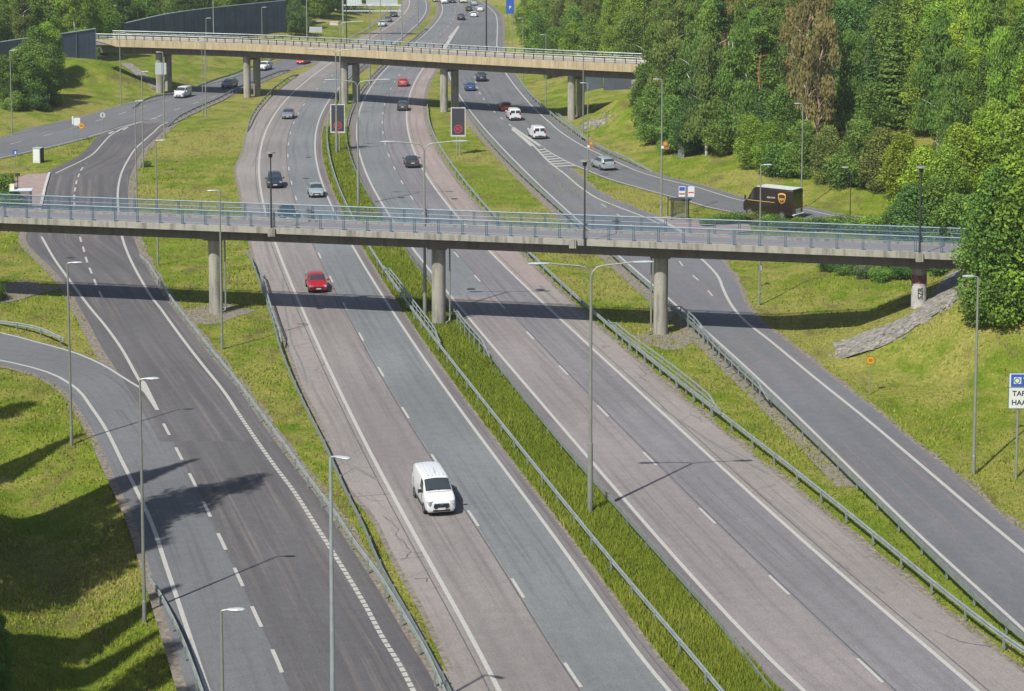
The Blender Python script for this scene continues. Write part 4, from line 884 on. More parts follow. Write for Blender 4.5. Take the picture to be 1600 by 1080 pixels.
def vms(px, pb, label, num, dx):
    b = G(px, pb); t = thing('speed_display', label, 'electronic sign', tuple(b), 0, 'electronic speed signs')
    for s in (-.22, .22): MB().tube([(s+dx,0,-.3),(s+dx,0,2.7)], .07, 8).build('post', STEEL, t)
    bx = MB().box((0,.02,4.5),(2.0,.22,3.95)).build('frame', flat('frame_grey', (.48,.50,.50), .5), t)
    MB().box((0,-.12,4.58),(1.72,.05,3.6)).build('screen', SCR, t)
    MB(); ring(.44,.56,-.155,z=3.55).build('red_ring', LED, t); face(text_mb(num, .58, .004), z=3.55, y=-.155).build('speed_digits', LED, t)
vms(528, 236, 'dark electronic speed display with a red ring, left one in the median', '80', 0)
vms(716, 242, 'dark electronic speed display with a red ring, right one on the grass strip', '80', 0)
def rsign(px, pb, h, r, label, num='50'):
    b = G(px, pb); t = thing('speed_limit_sign', label, 'road sign', tuple(b), 0)
    MB().tube([(0,0,-.3),(0,0,h+r*.6)], .035, 8).build('post', POLE, t); disc(r, -.04, -.06, z=h).build('plate', REDP, t)
    disc(r*.86, -.06, -.065, z=h).build('yellow_field', YEL, t); face(text_mb(num, r*.95, .003), z=h, y=-.07).build('digits', INK, t)
rsign(1359, 617, 2.6, .30, 'round yellow 50 speed sign with red rim on the right-hand grass slope')
rsign(128, 223, 2.4, .42, 'round orange-yellow sign beside a white panel next to the west road')
def board(px, pb, w, h, zb, label, mat, posts=(0,), az=0, name='road_sign', cat='road sign', back=None, panel='panel'):
    b = G(px, pb); t = thing(name, label, cat, tuple(b), az)
    for s in posts: MB().tube([(s,.05,-.3),(s,.05,zb+h)], .045, 8).build('post', POLE, t)
    MB().box((0,0,zb+h/2),(w,.05,h)).build(panel, mat, t); return t, b
board(121, 220, .9, 1.1, 2.2, 'small white rectangular sign panel left of the round yellow sign', WS)
t, b = board(115, 218, .35, 1.15, 2.2, 'narrow dark-edged white sign on the west road edge', WS); MB().box((.12,-.03,2.77),(.12,.02,1.1)).build('dark_edge', INK, t)
t, b = board(161, 205, .02, .5, 2.3, 'small round grey sign seen from behind by the ramp gore', ALU); disc(.42, -.03, -.05, z=2.4).build('disc', ALU, t); MB().box((0,-.06,2.4),(.1,.02,.5)).build('clamp', STEEL_D, t)
t, b = board(24, 268, .62, .62, 2.2, 'small square blue bus stop sign left of the white cabinet', BLUE); MB().box((.08,-.04,2.45),(.2,.01,.34)).build('symbol', WS, t)
t, b = board(252, 152, 1.9, 2.0, 3.9, 'white road sign seen from behind, in front of the far bridge left pier', ALU, posts=(-.5,.5)); MB().box((.2,-.04,4.9),(.06,.04,1.8)).build('rib', STEEL_D, t)
t, b = board(489, 62, 1.6, 1.3, 1.6, 'pale sign back, left of two facing away beyond the far bridge', ALU, posts=(0,)); t, b = board(499, 62, 1.3, 1.3, 1.6, 'pale sign back, right of two facing away beyond the far bridge', ALU, posts=(0,))
board(522, 60, 1.9, .9, 3.0, 'small pinkish sign back on the grass slope beyond the far bridge', flat('sign_pink', (.55,.47,.45), .6))
# orange road-work signs on two poles
for px, py, zz, lb in ((921, 279, 4.3, 'orange road-work arrow plates on the slim lamp post at the exit road'), (1036, 343, 8.3, 'orange road-work arrow plates on the tall lamp post at the exit road')):
    b = G(px, py); t = thing('roadwork_sign', lb, 'road sign', (b.x+.1, b.y-.25, b.z)); MB().tube([(0,0,zz-.5),(0,0,zz+.5)], .03, 6).build('bracket', STEEL, t)
    disc(.30, -.03, -.05, z=zz+.2, x=.05).build('plate', ORG, t); MB().box((.2,-.05,zz-.3),(.5,.03,.28)).build('arrow_plate', ORG, t); MB().box((-.25,-.04,zz-.2),(.3,.03,.3)).build('white_plate', WS, t); disc(.15, -.05, -.06, z=zz+.2, x=.05).build('yellow_centre', YEL, t)
# blue sign at the top edge
b = G(797, 100); t = thing('direction_sign', 'blue direction sign cut by the top edge above the yellow grass strip', 'road sign', (b.x, b.y, b.z)); 
for s in (-.5,.5): MB().tube([(s,.06,-.3),(s,.06,13.0)], .08, 8).build('post', POLE, t)
MB().box((0,0,11.6),(1.6,.08,3.0)).build('panel', BLUE, t); face(text_mb('P', .9, .004), z=11.3, y=-.05).build('letters', WS, t)
# big direction sign at the right edge
b = G(1610, 745); t = thing('direction_sign', 'white and blue direction sign for Tapiola and Haaga cut by the right edge', 'road sign', (b.x, b.y, 0))
zc = b.y*CP + (CAM_H)*SP; k = zc/F_PX; zof = lambda py: (W(800, py)[0]*0 + (CAM_H - (py-YH)*CP*zc/F_PX))
x0 = (1573-800)*k - b.x; x1 = x0 + 4.1; zt, zm, zb_ = zof(579), zof(601.5), zof(635)
MB().box(((x0+x1)/2, 0, (zt+zm)/2), (x1-x0, .06, zt-zm-.03)).build('upper_panel', WS, t); MB().box(((x0+x1)/2, 0, (zm+zb_)/2-.01), (x1-x0, .06, zm-zb_-.04)).build('lower_panel', WS, t)
MB().box(((x0+x1)/2+.05, -.04, (zt+zm)/2), (x1-x0-.1, .02, zt-zm-.12)).build('blue_panel', BLUE, t)
MB().box((x0+.50, -.055, (zt+zm)/2), (.46, .01, .42)).build('ring_field', WS, t); ring(.13,.19,-.064,z=(zt+zm)/2,x=x0+.48).build('green_ring', flat('ring_green', (.01,.16,.09), .5), t)
face(text_mb('TIE', .48, .004, 'LEFT'), x0+.86, (zt+zm)/2, -.052).build('upper_letters', WS, t)
face(text_mb('TAPIOLA', .46, .004, 'LEFT'), x0+.20, zm-(zm-zb_)*.29, -.036).build('letters', INK, t); face(text_mb('HAAGA', .46, .004, 'LEFT'), x0+.16, zm-(zm-zb_)*.72, -.036).build('letters', INK, t)
for s in (x0+.6, x1-.6): MB().tube([(s,.1,b.z-.3),(s,.1,zt)], .08, 8).build('post', POLE, t)
MB().box(((x0+x1)/2, .035, (zt+zb_)/2), (x1-x0+.06, .03, zt-zb_+.06)).build('back_frame', flat('frame_green', (.03,.10,.08), .5), t)
# overhead gantry seen from behind
z5 = 471; t = thing('sign_gantry', 'overhead sign gantry seen from behind, pale panels above the distant oncoming lanes', 'gantry', (W(560,57)[0], z5, 0)); ox = t.location.x
gx0, gx1 = (543-800)*z5*1.01/F_PX-ox, (626-800)*z5*1.01/F_PX-ox
GT = flat('gantry_green', (.55,.63,.61), .5)
for x in (gx0-.8, gx1+.6): MB().box((x,0,4.6),(.35,.35,9.6)).build('leg', STEEL, t)
MB().box(((gx0+gx1)/2,0,5.75),(gx1-gx0+1.4,.3,.22)).box(((gx0+gx1)/2,0,7.1),(gx1-gx0+1.4,.3,.22)).build('beam', GT, t)
for i in range(16): MB().tube([(gx0+i*.8, -.2, 5.8), (gx0+i*.8+.4*(1 if i%2 else -1), -.2, 7.0)], .06, 5).build('brace', STEEL, t)
MB().box((gx0+1.8,.25,8.6),(3.6,.1,3.4)).build('sign_back', GT, t); MB().box((gx0+8.4,.25,8.4),(7.4,.1,2.6)).build('sign_back', ALU, t)
for i in range(10): MB().box((gx0+.3+i*.38,.17,8.6),(.05,.06,3.3)).build('rib', STEEL, t)

# ------------------------------------------------------------------ cabinets and shelters
b = G(61, 254); t = thing('utility_cabinet', 'white cabinet with a dark side on the grass between west road and ramp', 'cabinet', tuple(b), -.25)
MB().box((-.15,0,.95),(1.0,.8,1.9)).build('housing', WS, t); MB().box((.42,.05,.95),(.16,.82,1.92)).build('dark_side', INK, t); MB().box((-.1,0,1.96),(1.2,.95,.08)).build('roof', ALU, t); MB().box((-.15,-.42,1.0),(.85,.03,1.6)).build('door', WS, t)
b = G(1064, 247); t = thing('utility_cabinet', 'narrow grey cabinet at the foot of the right-hand trees', 'cabinet', tuple(b), .1)
MB().box((0,0,.85),(.75,.6,1.7)).build('housing', flat('cabinet_grey', (.20,.215,.22), .6), t); MB().box((0,0,1.75),(.85,.7,.12)).build('roof', GRAV, t); MB().box((-.05,-.31,.9),(.55,.03,1.3)).build('door', flat('cabinet_grey', (.20,.2,.2)), t)
b = G(1187, 447); t = thing('utility_box', 'small dark box fixed low on the slim lamp post below the footbridge', 'cabinet', (b.x-.0, b.y-.16, b.z)); MB().box((0,0,1.75),(.36,.2,.6)).build('housing', STEEL_D, t); MB().box((0,-.11,1.75),(.28,.02,.5)).build('door', ALU, t)
b = G(1064, 346); t = thing('bus_shelter', 'glass and dark frame bus shelter on the right-hand platform', 'bus shelter', tuple(b), -.28)
for x, y in ((-1.0,.45),(.75,.45),(-1.0,-.5),(.75,-.5)): MB().box((x,y,1.2),(.09,.09,2.4)).build('post', STEEL_D, t)
MB().box((-.1,0,2.45),(2.3,1.5,.10)).build('roof', STEEL_D, t)
for x, y, a, b_ in ((-.12,.47,1.7,.02),(-1.0,0,.02,.9),(.75,0,.02,.9)): MB().box((x,y,1.25),(a,b_,1.9)).build('glass_panel', MESHM, t)
MB().box((-.1,.2,.5),(1.3,.35,.06)).build('bench', GRAV, t)
b = G(1072, 349); 
for dx, c, lb in ((-.5, BLUE, 'blue and white bus stop sign, left of the pair over the shelter'), (.5, WS, 'white and red bus stop sign, right of the pair over the shelter')):
    t = thing('bus_stop_sign', lb, 'bus stop sign', (b.x+dx*.15, b.y-.2, b.z)); t.scale = (.85,.85,1.0); MB().tube([(0,0,-.2),(0,0,3.9)], .035, 8).build('post', POLE, t)
    MB().box((dx,-.05,3.55),(.84,.07,1.15)).build('panel', WS, t); MB().box((dx,-.09,3.85 if dx < 0 else 3.45),(.7,.02,.4 if dx < 0 else .12)).build('band', BLUE if dx < 0 else REDP, t)
    if dx < 0: MB().box((dx,-.09,3.3),(.7,.02,.18)).build('orange_band', ORG, t)
    MB().box((dx,.0,3.55),(.9,.05,1.22)).build('frame', BLUE, t)
for px, lb in ((1043.5, 'thin dark post left of the glass bus shelter'), ): b = G(px, 339); t = thing('post', lb, 'post', tuple(b)); MB().tube([(0,0,-.2),(0,0,2.2)], .05, 8).build('pole', STEEL_D, t); MB().box((0,0,2.25),(.16,.16,.1)).build('cap', STEEL_D, t)
b = G(34, 330); t = thing('bus_shelter', 'bus shelter with a pale roof beside the dark hedge at the far left', 'bus shelter', tuple(b), .12)
MB().box((0,0,2.45),(2.5,1.3,.12)).build('roof', flat('roof_pale', (.55,.66,.72), .4), t)
for x, y in ((-1.1,.5),(1.05,.5),(-1.1,-.5),(1.05,-.5)): MB().box((x,y,1.2),(.08,.08,2.4)).build('post', STEEL_D, t)
MB().box((0,.52,1.3),(2.1,.02,1.8)).build('glass_panel', MESHM, t); MB().box((-1.0,.0,2.8),(.5,.5,.6)).build('sign_box', flat('box_pale', (.66,.66,.48), .5), t); MB().box((0,.2,.5),(1.6,.35,.06)).build('bench', GRAV, t)
b = G(28, 300); t = thing('traffic_box', 'small dark-topped box post behind the far left bus shelter', 'post', tuple(b)); MB().tube([(0,0,-.2),(0,0,2.0)], .05, 8).build('pole', STEEL_D, t); MB().box((0,0,2.1),(.5,.4,.35)).build('housing', STEEL_D, t)

# ------------------------------------------------------------------ noise walls
def wall_mat(nm, c):
    m, t, b = nodes(nm); u = uvn(t); sx = t.nodes.new('ShaderNodeSeparateXYZ'); t.links.new(u, sx.inputs[0])
    f1 = math_(t, 'LESS_THAN', math_(t, 'FRACT', math_(t, 'DIVIDE', sx.outputs[0], 2.9)), .05); f2 = math_(t, 'LESS_THAN', math_(t, 'FRACT', math_(t, 'DIVIDE', sx.outputs[0], .35)), .25)
    col = mix(t, math_(t, 'MULTIPLY', f2, .25), c, tuple(x*.55 for x in c)); col = mix(t, math_(t, 'MULTIPLY', f1, .6), col, tuple(x*.5 for x in c))
    col = mix(t, 1.0, col, ramp(t, noise(t, vscale(t, u, (.25,.5,1)), 1, 4), [(.3,(.8,.8,.8)),(.7,(1.2,1.2,1.2))]), 'MULTIPLY')
    t.links.new(col, b.inputs['Base Color']); b.inputs['Roughness'].default_value = .75; return m
NW = wall_mat('noise_wall_blue', (.085,.115,.165)); CAPM = flat('wall_cap', (.34,.45,.44), .6)
def nwall(pts, label, mat=NW, cap=True):        # pts: (x, y, zbase, ztop)
    P = dens(pts, 1.0) if len(pts) > 2 else np.array(pts, float); t = thing('noise_wall', label, 'noise wall', (P[0,0], P[0,1], 0))
    L = np.concatenate([[0], np.cumsum(np.hypot(*np.diff(P[:, :2], axis=0).T))]); m = MB(); m.uv = []
    for d in (.09, -.09):
        Q = offp(P, d)
        for i, q in enumerate(Q): m.v += [(q[0], q[1], q[2]), (q[0], q[1], q[3])]; m.uv += [(L[i], q[2]), (L[i], q[3])]
    n = len(P)
    for b in (0, 2*n):
        for i in range(n-1): k = b+2*i; m.f.append((k, k+2, k+3, k+1))
    m.f += [(0, 1, 2*n+1, 2*n), (2*n-2, 2*n-1, 4*n-1, 4*n-2)]
    m.build('panel', mat, t, world=True)
    if cap: MB().sweep([(a, b, c) for a, b, _, c in P], [(-.16,0),(.16,0),(.16,.14),(-.16,.14)]).build('cap', CAPM, t, world=True)
    pm = MB().box((0,0,.5),(.22,.3,1.0)).build('post', mat, mesh_only=True)
    for i in range(0, n, 4 if n > 4 else 1):
        o = link('post', pm, t, (P[i,0]-P[0,0], P[i,1]-P[0,1], P[i,2])); o.scale = (1,1,P[i,3]-P[i,2]+.02)
    return t
def wp(px, Y, pyb, pyt):       # wall point at column px, distance Y, rows of base and top
    zc = Y*CP + (CAM_H-6)*SP; x = (px-800)*zc/F_PX; z = lambda py: CAM_H - (py-YH)*CP*zc/F_PX; return (x, Y, z(pyb)-1.2, z(pyt))
nwall([wp(-30,344,100,71), wp(0,348,98,67), wp(24,350,96,62), wp(60,354,95,57), wp(86,357,93,55), wp(129,361,90,49), wp(150,363,88,45)], 'blue-grey noise wall at the far left, behind the dark thicket')
nwall([wp(195,392,66,37), wp(256,402,62,22.5), wp(309,416,58,15), wp(400,436,46,5.5), wp(446,446,42,1)], 'long blue-grey noise wall beyond the far bridge at the upper left')
nwall([(12.2,336,-1,5.6),(15.2,336.5,-1,5.6)], 'pale blue-grey noise panel under the right end of the far bridge', wall_mat('noise_wall_pale', (.085,.105,.135)))
nwall([(15.4,333,-1,5.5),(24,322,-1,5.5)], 'dark blue-grey noise wall under the right end of the far bridge', wall_mat('noise_wall_dark', (.06,.07,.095)))
# ------------------------------------------------------------------ trees
def leaf_mat():
    m, t, b = nodes('foliage'); oi = t.nodes.new('ShaderNodeObjectInfo'); at = t.nodes.new('ShaderNodeAttribute'); at.attribute_name = 'tone'
    k = ramp(t, at.outputs['Fac'], [(0, (.42,.45,.50)), (.5, (.95,.95,.9)), (1, (1.6,1.5,1.3))]); c = mix(t, 1.0, oi.outputs['Color'], k, 'MULTIPLY')
    df = t.nodes.new('ShaderNodeBsdfDiffuse'); tl = t.nodes.new('ShaderNodeBsdfTranslucent'); mx = t.nodes.new('ShaderNodeMixShader'); mx.inputs[0].default_value = .32
    t.links.new(c, df.inputs[0]); t.links.new(mix(t, 1.0, c, (1.2,1.15,.6), 'MULTIPLY'), tl.inputs[0]); t.links.new(df.outputs[0], mx.inputs[1]); t.links.new(tl.outputs[0], mx.inputs[2])
    t.links.new(mx.outputs[0], t.nodes['Material Output'].inputs[0]); t.nodes.remove(b); return m
LEAF = leaf_mat(); BARK = flat('bark_grey', (.10,.085,.065), .95, var=.3); BIRCH = flat('bark_birch', (.50,.48,.44), .85, var=.35, scale=4); PINE_B = flat('bark_orange', (.30,.13,.06), .9, var=.3)
def leaf_mesh(name, P, Nn, sz, tone, asp=1.0):
    n = len(P); R = RNG.normal(size=(n, 3)); Nn = Nn + R*.75; Nn /= np.linalg.norm(Nn, axis=1)[:, None]
    A = np.cross(Nn, RNG.normal(size=(n, 3))); A /= np.linalg.norm(A, axis=1)[:, None]
    if asp != 1.0: A = A*.25 + np.array([0, 0, 1.0]); A /= np.linalg.norm(A, axis=1)[:, None]
    B = np.cross(Nn, A); B /= np.linalg.norm(B, axis=1)[:, None]; s = sz*RNG.uniform(.45, 1.25, n)[:, None]
    V = np.stack([P+A*s*asp, P+B*s*.62, P-A*s*asp*.8, P-B*s*.62], 1).reshape(-1, 3)
    me = bpy.data.meshes.new(name); me.vertices.add(4*n); me.vertices.foreach_set('co', V.ravel()); me.loops.add(4*n); me.loops.foreach_set('vertex_index', np.arange(4*n))
    me.polygons.add(n); me.polygons.foreach_set('loop_start', np.arange(0, 4*n, 4)); me.polygons.foreach_set('loop_total', np.full(n, 4)); me.update(calc_edges=True)
    a = me.attributes.new('tone', 'FLOAT', 'FACE'); a.data.foreach_set('value', np.clip(tone, 0, 1).astype(np.float32)); me.materials.append(LEAF); return me
def blob_crown(name, blobs, n, sz, asp=1.0, fill=.35):
    Bc = np.array([b[:3] for b in blobs]); Br = np.array([b[3] for b in blobs]); Bt = RNG.uniform(.25, .75, len(blobs)); pr = Br**2/np.sum(Br**2)
    i = RNG.choice(len(blobs), n, p=pr); d = RNG.normal(size=(n, 3)); d /= np.linalg.norm(d, axis=1)[:, None]
    lump = 1 + .16*np.sin(d[:, 0]*5+i)*np.cos(d[:, 1]*4+d[:, 2]*6+i*2); r = Br[i]*np.where(RNG.random(n) < fill, RNG.uniform(.4, .9, n), RNG.uniform(.86, 1.10, n))*lump
    P = Bc[i] + d*r[:, None]*np.array([1, 1, .82 if asp == 1 else 1.3]); return leaf_mesh(name, P, d, sz, Bt[i] + RNG.normal(size=n)*.12, asp)
def limbs(h, r, nb, spread, mat, name, z0=.35, up=.5):
    m = MB(); wv = [(random.uniform(-.2, .2)*k, random.uniform(-.2, .2)*k, h*k/5) for k in range(6)]; wv[0] = (0, 0, -.5); m.tube(wv, [r*(1-.16*k) for k in range(6)], 8)
    for k in range(nb):
        z = h*(z0+(1-z0)*.8*k/nb); a = k*2.4; L = spread*(1-.4*k/nb); p = (wv[min(4, int(z/h*5))][0], wv[min(4, int(z/h*5))][1], z)
        m.tube([p, (p[0]+L*.5*math.cos(a), p[1]+L*.5*math.sin(a), z+L*up*.6), (p[0]+L*math.cos(a), p[1]+L*math.sin(a), z+L*up)], [r*.38, r*.24, r*.09], 5)
    return m.build('trunk', mat, mesh_only=True)
PROTO = {}
def broad(h, w, n, sz, z0=.25, nb=26):
    bl = []
    for k in range(nb):
        u = (k+.5)/nb; z = h*(z0+(1-z0)*u*.9); rr = w*math.sqrt(max(.05, 1-(2*abs(u-.42))**2.2))*.72; a = k*2.4; q = rr*random.uniform(.45, 1.0); bl.append((q*math.cos(a), q*math.sin(a), z, w*random.uniform(.17, .38)))
    return bl
for i in range(3): PROTO['broad', i] = (limbs(9.5, .26, 9, 3.0, BARK, 't'), blob_crown('crown', broad(13, 4.1, 0, 0, .10, 60), 15000, .19))
for i in range(3):
    bl = [(random.uniform(-1,1)*1.5*(1-.55*u), random.uniform(-1,1)*1.5*(1-.55*u), 3.2+14.0*u, random.uniform(.75, 1.25)*(1.15-.5*u)) for u in np.linspace(0, 1, 34)]
    PROTO['birch', i] = (limbs(16.5, .17, 12, 1.9, BIRCH, 't', .2, .9), blob_crown('crown', bl, 11000, .13, 1.9, .6))
for i in range(2):
    P = []; D = []
    for k in range(6500):
        u = random.random()**.75; z = 1.2+17*(1-u); R = 3.1*u*(.72+.28*((z*1.1) % 1.0)); a = random.random()*2*PI; r = R*random.random()**.35; P.append((r*math.cos(a), r*math.sin(a), z-.25*r)); D.append((math.cos(a), math.sin(a), .5))
    P = np.array(P); PROTO['spruce', i] = (limbs(18, .22, 4, .6, BARK, 't'), leaf_mesh('crown', P, np.array(D), .26, RNG.uniform(.2, .7, len(P))))
for i in range(2): PROTO['bush', i] = (limbs(2.4, .07, 6, 1.2, BARK, 't', .1, .8), blob_crown('crown', [(random.uniform(-1.3,1.3), random.uniform(-1.3,1.3), random.uniform(.5, 2.6), random.uniform(.7, 1.15)) for _ in range(16)], 5200, .14))
for i in range(2):
    bl = [(random.uniform(-1,1)*2.2*(1-.4*u), random.uniform(-1,1)*2.2*(1-.4*u), 8+9.0*u, random.uniform(.7, 1.2)) for u in np.linspace(0, 1, 22)]
    PROTO['pine', i] = (limbs(16.5, .22, 9, 2.2, PINE_B, 't', .5, .3), blob_crown('crown', bl, 5500, .22, 1.0, .5))
PROTO['sparse', 0] = (limbs(17, .24, 16, 2.6, flat('bark_pale_brown', (.36,.26,.20), .9, var=.3), 't', .2, .9), blob_crown('crown', [(random.uniform(-1,1)*2.0, random.uniform(-1,1)*2.0, 6+10.5*u, random.uniform(.6, 1.0)) for u in np.linspace(0, 1, 26)], 3600, .19, 1.5, .6))
GREENS = {'dark': (.052,.098,.030), 'mid': (.076,.128,.030), 'bright': (.108,.170,.028), 'lime': (.140,.200,.026), 'olive': (.092,.120,.036), 'brown': (.115,.105,.048), 'blue': (.058,.090,.050)}
TONE = {'dark': 'dark green', 'mid': 'mid-green', 'bright': 'bright green', 'lime': 'yellow-green', 'olive': 'olive green', 'brown': 'rusty brown', 'blue': 'bluish green'}
KIND = {'broad': 'leafy_tree', 'birch': 'birch_tree', 'spruce': 'spruce_tree', 'bush': 'bush', 'pine': 'pine_tree', 'sparse': 'birch_tree'}
BASEH = {'broad': 13.5, 'birch': 18, 'spruce': 18.5, 'bush': 3.4, 'pine': 18, 'sparse': 17.5}
def tree(kind, p, h, col, label, group=None, wide=1.0, name=None):
    ks = [k for k in PROTO if k[0] == kind]; tr, cr = PROTO[random.choice(ks)]; s = h/BASEH[kind]; wide *= {'birch': 1.38, 'spruce': 1.25, 'pine': 1.2}.get(kind, 1.0) if h > 9 and 'shading' not in label else 1.0
    t = thing(name or KIND[kind], label, 'bush' if kind == 'bush' else 'tree', (p[0], p[1], p[2]-.1), random.random()*6.28, group); t.scale = (s*wide*random.uniform(.92, 1.1), s*wide*random.uniform(.92, 1.1), s)
    link('trunk', tr, t); c = link('crown', cr, t); g = GREENS[col]; j = random.uniform(.85, 1.18)*1.95; c.color = (g[0]*j*random.uniform(.9, 1.12), g[1]*j, g[2]*j, 1); return t
ORD = ['first','second','third','fourth','fifth','sixth','seventh','eighth','ninth','tenth','eleventh','twelfth','thirteenth','fourteenth','fifteenth','sixteenth','seventeenth','eighteenth','nineteenth']
def ordw(i): 
    T = ['', '', 'twenty','thirty','forty','fifty','sixty','seventy','eighty','ninety']
    if i < 19: return ORD[i]
    n = i+1
    if n == 100: return 'hundredth'
    return (('hundred and ' if n >= 100 else '') + (T[(n % 100)//10] + '-' + (ORD[n % 10-1] if n % 10 else 'ish') if n % 100 >= 20 else ORD[max(0, n % 100-1)])).replace('-ish', '').replace('twenty-', 'twenty-')
def pxof(x, y): return 800 + F_PX*x/(y*CP)
# edge trees: (px, py of the foot, kind, height, tone)
EDGE = [(822,62,'broad',10,'mid'),(830,76,'broad',11,'bright'),(838,90,'broad',10,'mid'),(850,104,'bush',3.6,'olive'),(864,112,'broad',9,'mid'),(880,118,'bush',3.5,'mid'),(895,112,'broad',10,'bright'),(925,108,'broad',11,'mid'),(955,110,'birch',14,'bright'),(985,118,'broad',12,'mid'),
 (1014,196,'birch',15,'mid'),(1020,226,'broad',9,'mid'),(1048,240,'broad',8.5,'mid'),(1040,222,'birch',17,'olive'),(1078,243,'broad',8,'dark'),(1104,243,'birch',16,'olive'),(1128,242,'broad',8.5,'mid'),(1150,240,'birch',17,'mid'),
 (1062,222,'broad',12,'mid'),(1086,226,'birch',15,'dark'),(1012,170,'broad',11,'mid'),(1395,424,'broad',6,'dark'),(1425,422,'broad',8.5,'dark'),(1462,418,'broad',9,'mid'),(1490,430,'broad',8,'mid'),(1135,226,'broad',10,'dark'),(1195,240,'broad',9,'dark'),(1225,246,'broad',10,'mid'),
 (1172,263,'broad',7.2,'bright'),(1202,272,'broad',7,'bright'),(1230,274,'bush',4.5,'mid'),(1255,276,'broad',7.5,'mid'),(1262,240,'sparse',21,'brown'),(1278,252,'sparse',18,'brown'),(1292,286,'broad',7.5,'olive'),(1322,290,'bush',4.5,'mid'),(1345,292,'broad',8.5,'mid'),(1375,298,'broad',8,'olive'),
 (1408,318,'broad',8.5,'lime'),(1440,352,'broad',9.5,'lime'),(1475,362,'broad',10,'bright'),(1418,352,'bush',4,'lime'),(1500,352,'broad',12,'lime'),(1540,345,'broad',13,'lime'),(1590,340,'broad',14,'bright'),
 (1556,480,'broad',11.5,'mid'),(1580,470,'broad',12,'bright'),(1625,470,'broad',14,'bright'),(1540,450,'broad',7,'mid'),(1544,500,'bush',4.2,'mid'),(1590,488,'bush',4.6,'bright'),(1560,505,'bush',3.2,'bright'),(1640,500,'bush',4.5,'mid')]
rt = []
for px, py, k, h, c in EDGE: rt.append((px, G(px, py), k, h, c))
rt.sort(key=lambda q: q[0])
for i, (px, p, k, h, c) in enumerate(rt):
    tree(k, p, h, c, '%s %s on the front edge of the right-hand wood, %s from the left' % (TONE[c], KIND[k].replace('_', ' '), ordw(i)), 'trees along the front edge of the right-hand wood', 1.15 if k == 'broad' and h < 10 else 1.0)
# the wood behind the edge
edge_pts = [tuple(G(a, b)[:2]) for a, b in [(806,5),(812,30),(820,50),(828,66),(836,82),(850,100),(880,108),(940,106),(1003,112),(1010,150),(1016,200),(1060,232),(1160,236),(1260,262),(1390,292),(1450,325),(1620,330),(1680,330)]]
taken = [(p.x, p.y) for _, p, _, _, _ in rt]; inner = []; tries = 0
reg = edge_pts + [(120, edge_pts[-1][1]), (190, 420), (170, 700), (edge_pts[0][0]+5, 700)]
while len(inner) < 175 and tries < 60000:
    tries += 1; x, y = random.uniform(5, 125), random.uniform(205, 640); q = pxof(x, y)
    if not (790 < q < 1660): continue
    a = np.array([x]), np.array([y])
    if not poly_in(*a, reg)[0]: continue
    d = pdist(*a, edge_pts)[0]
    if d < 3.0 or d > (30 if q < 1300 else 58) + (0 if y < 330 else -4): continue
    if any((x-u)**2+(y-v)**2 < (6.2 if y < 360 else 7.5)**2 for u, v in taken): continue
    if abs(-(x-11.5)*(-.42)*-1 + 0) < 0: continue
    # keep the far bridge's deck line free
    s = (x-11.5)*.91-(y-308.5)*.42; l = abs((x-11.5)*.42+(y-308.5)*.91)
    if s < 10 and l < 7: continue
    taken.append((x, y)); inner.append((q, x, y, d))
inner.sort()
for i, (q, x, y, d) in enumerate(inner):
    if q < 1000: k = random.choice(['broad','broad','birch','broad','spruce' if q > 930 else 'broad']); c = random.choice(['mid','bright','mid','olive','bright'])
    elif q < 1230: k = random.choice(['birch','birch','broad','birch','pine']); c = random.choice(['mid','olive','mid','dark'])
    elif q < 1300: k = random.choice(['birch','pine','sparse','broad']); c = random.choice(['olive','mid','brown'])
    elif q < 1420: k = random.choice(['broad','spruce','broad','birch']); c = random.choice(['dark','blue','mid','dark'])
    else: k = random.choice(['broad','broad','birch']); c = random.choice(['bright','mid','lime','bright'])
    if k == 'sparse': c = 'brown'
    h = {'broad': 13, 'birch': 17, 'spruce': 17, 'pine': 17, 'sparse': 18}[k]*random.uniform(.85, 1.15)*(.75+.25*min(1, d/12))
    tree(k, (x, y, hz(x, y)), h, c, '%s %s inside the right-hand wood, %s from its left end' % (TONE[c], KIND[k].replace('_', ' '), ordw(i)), 'trees deep in the right-hand wood')
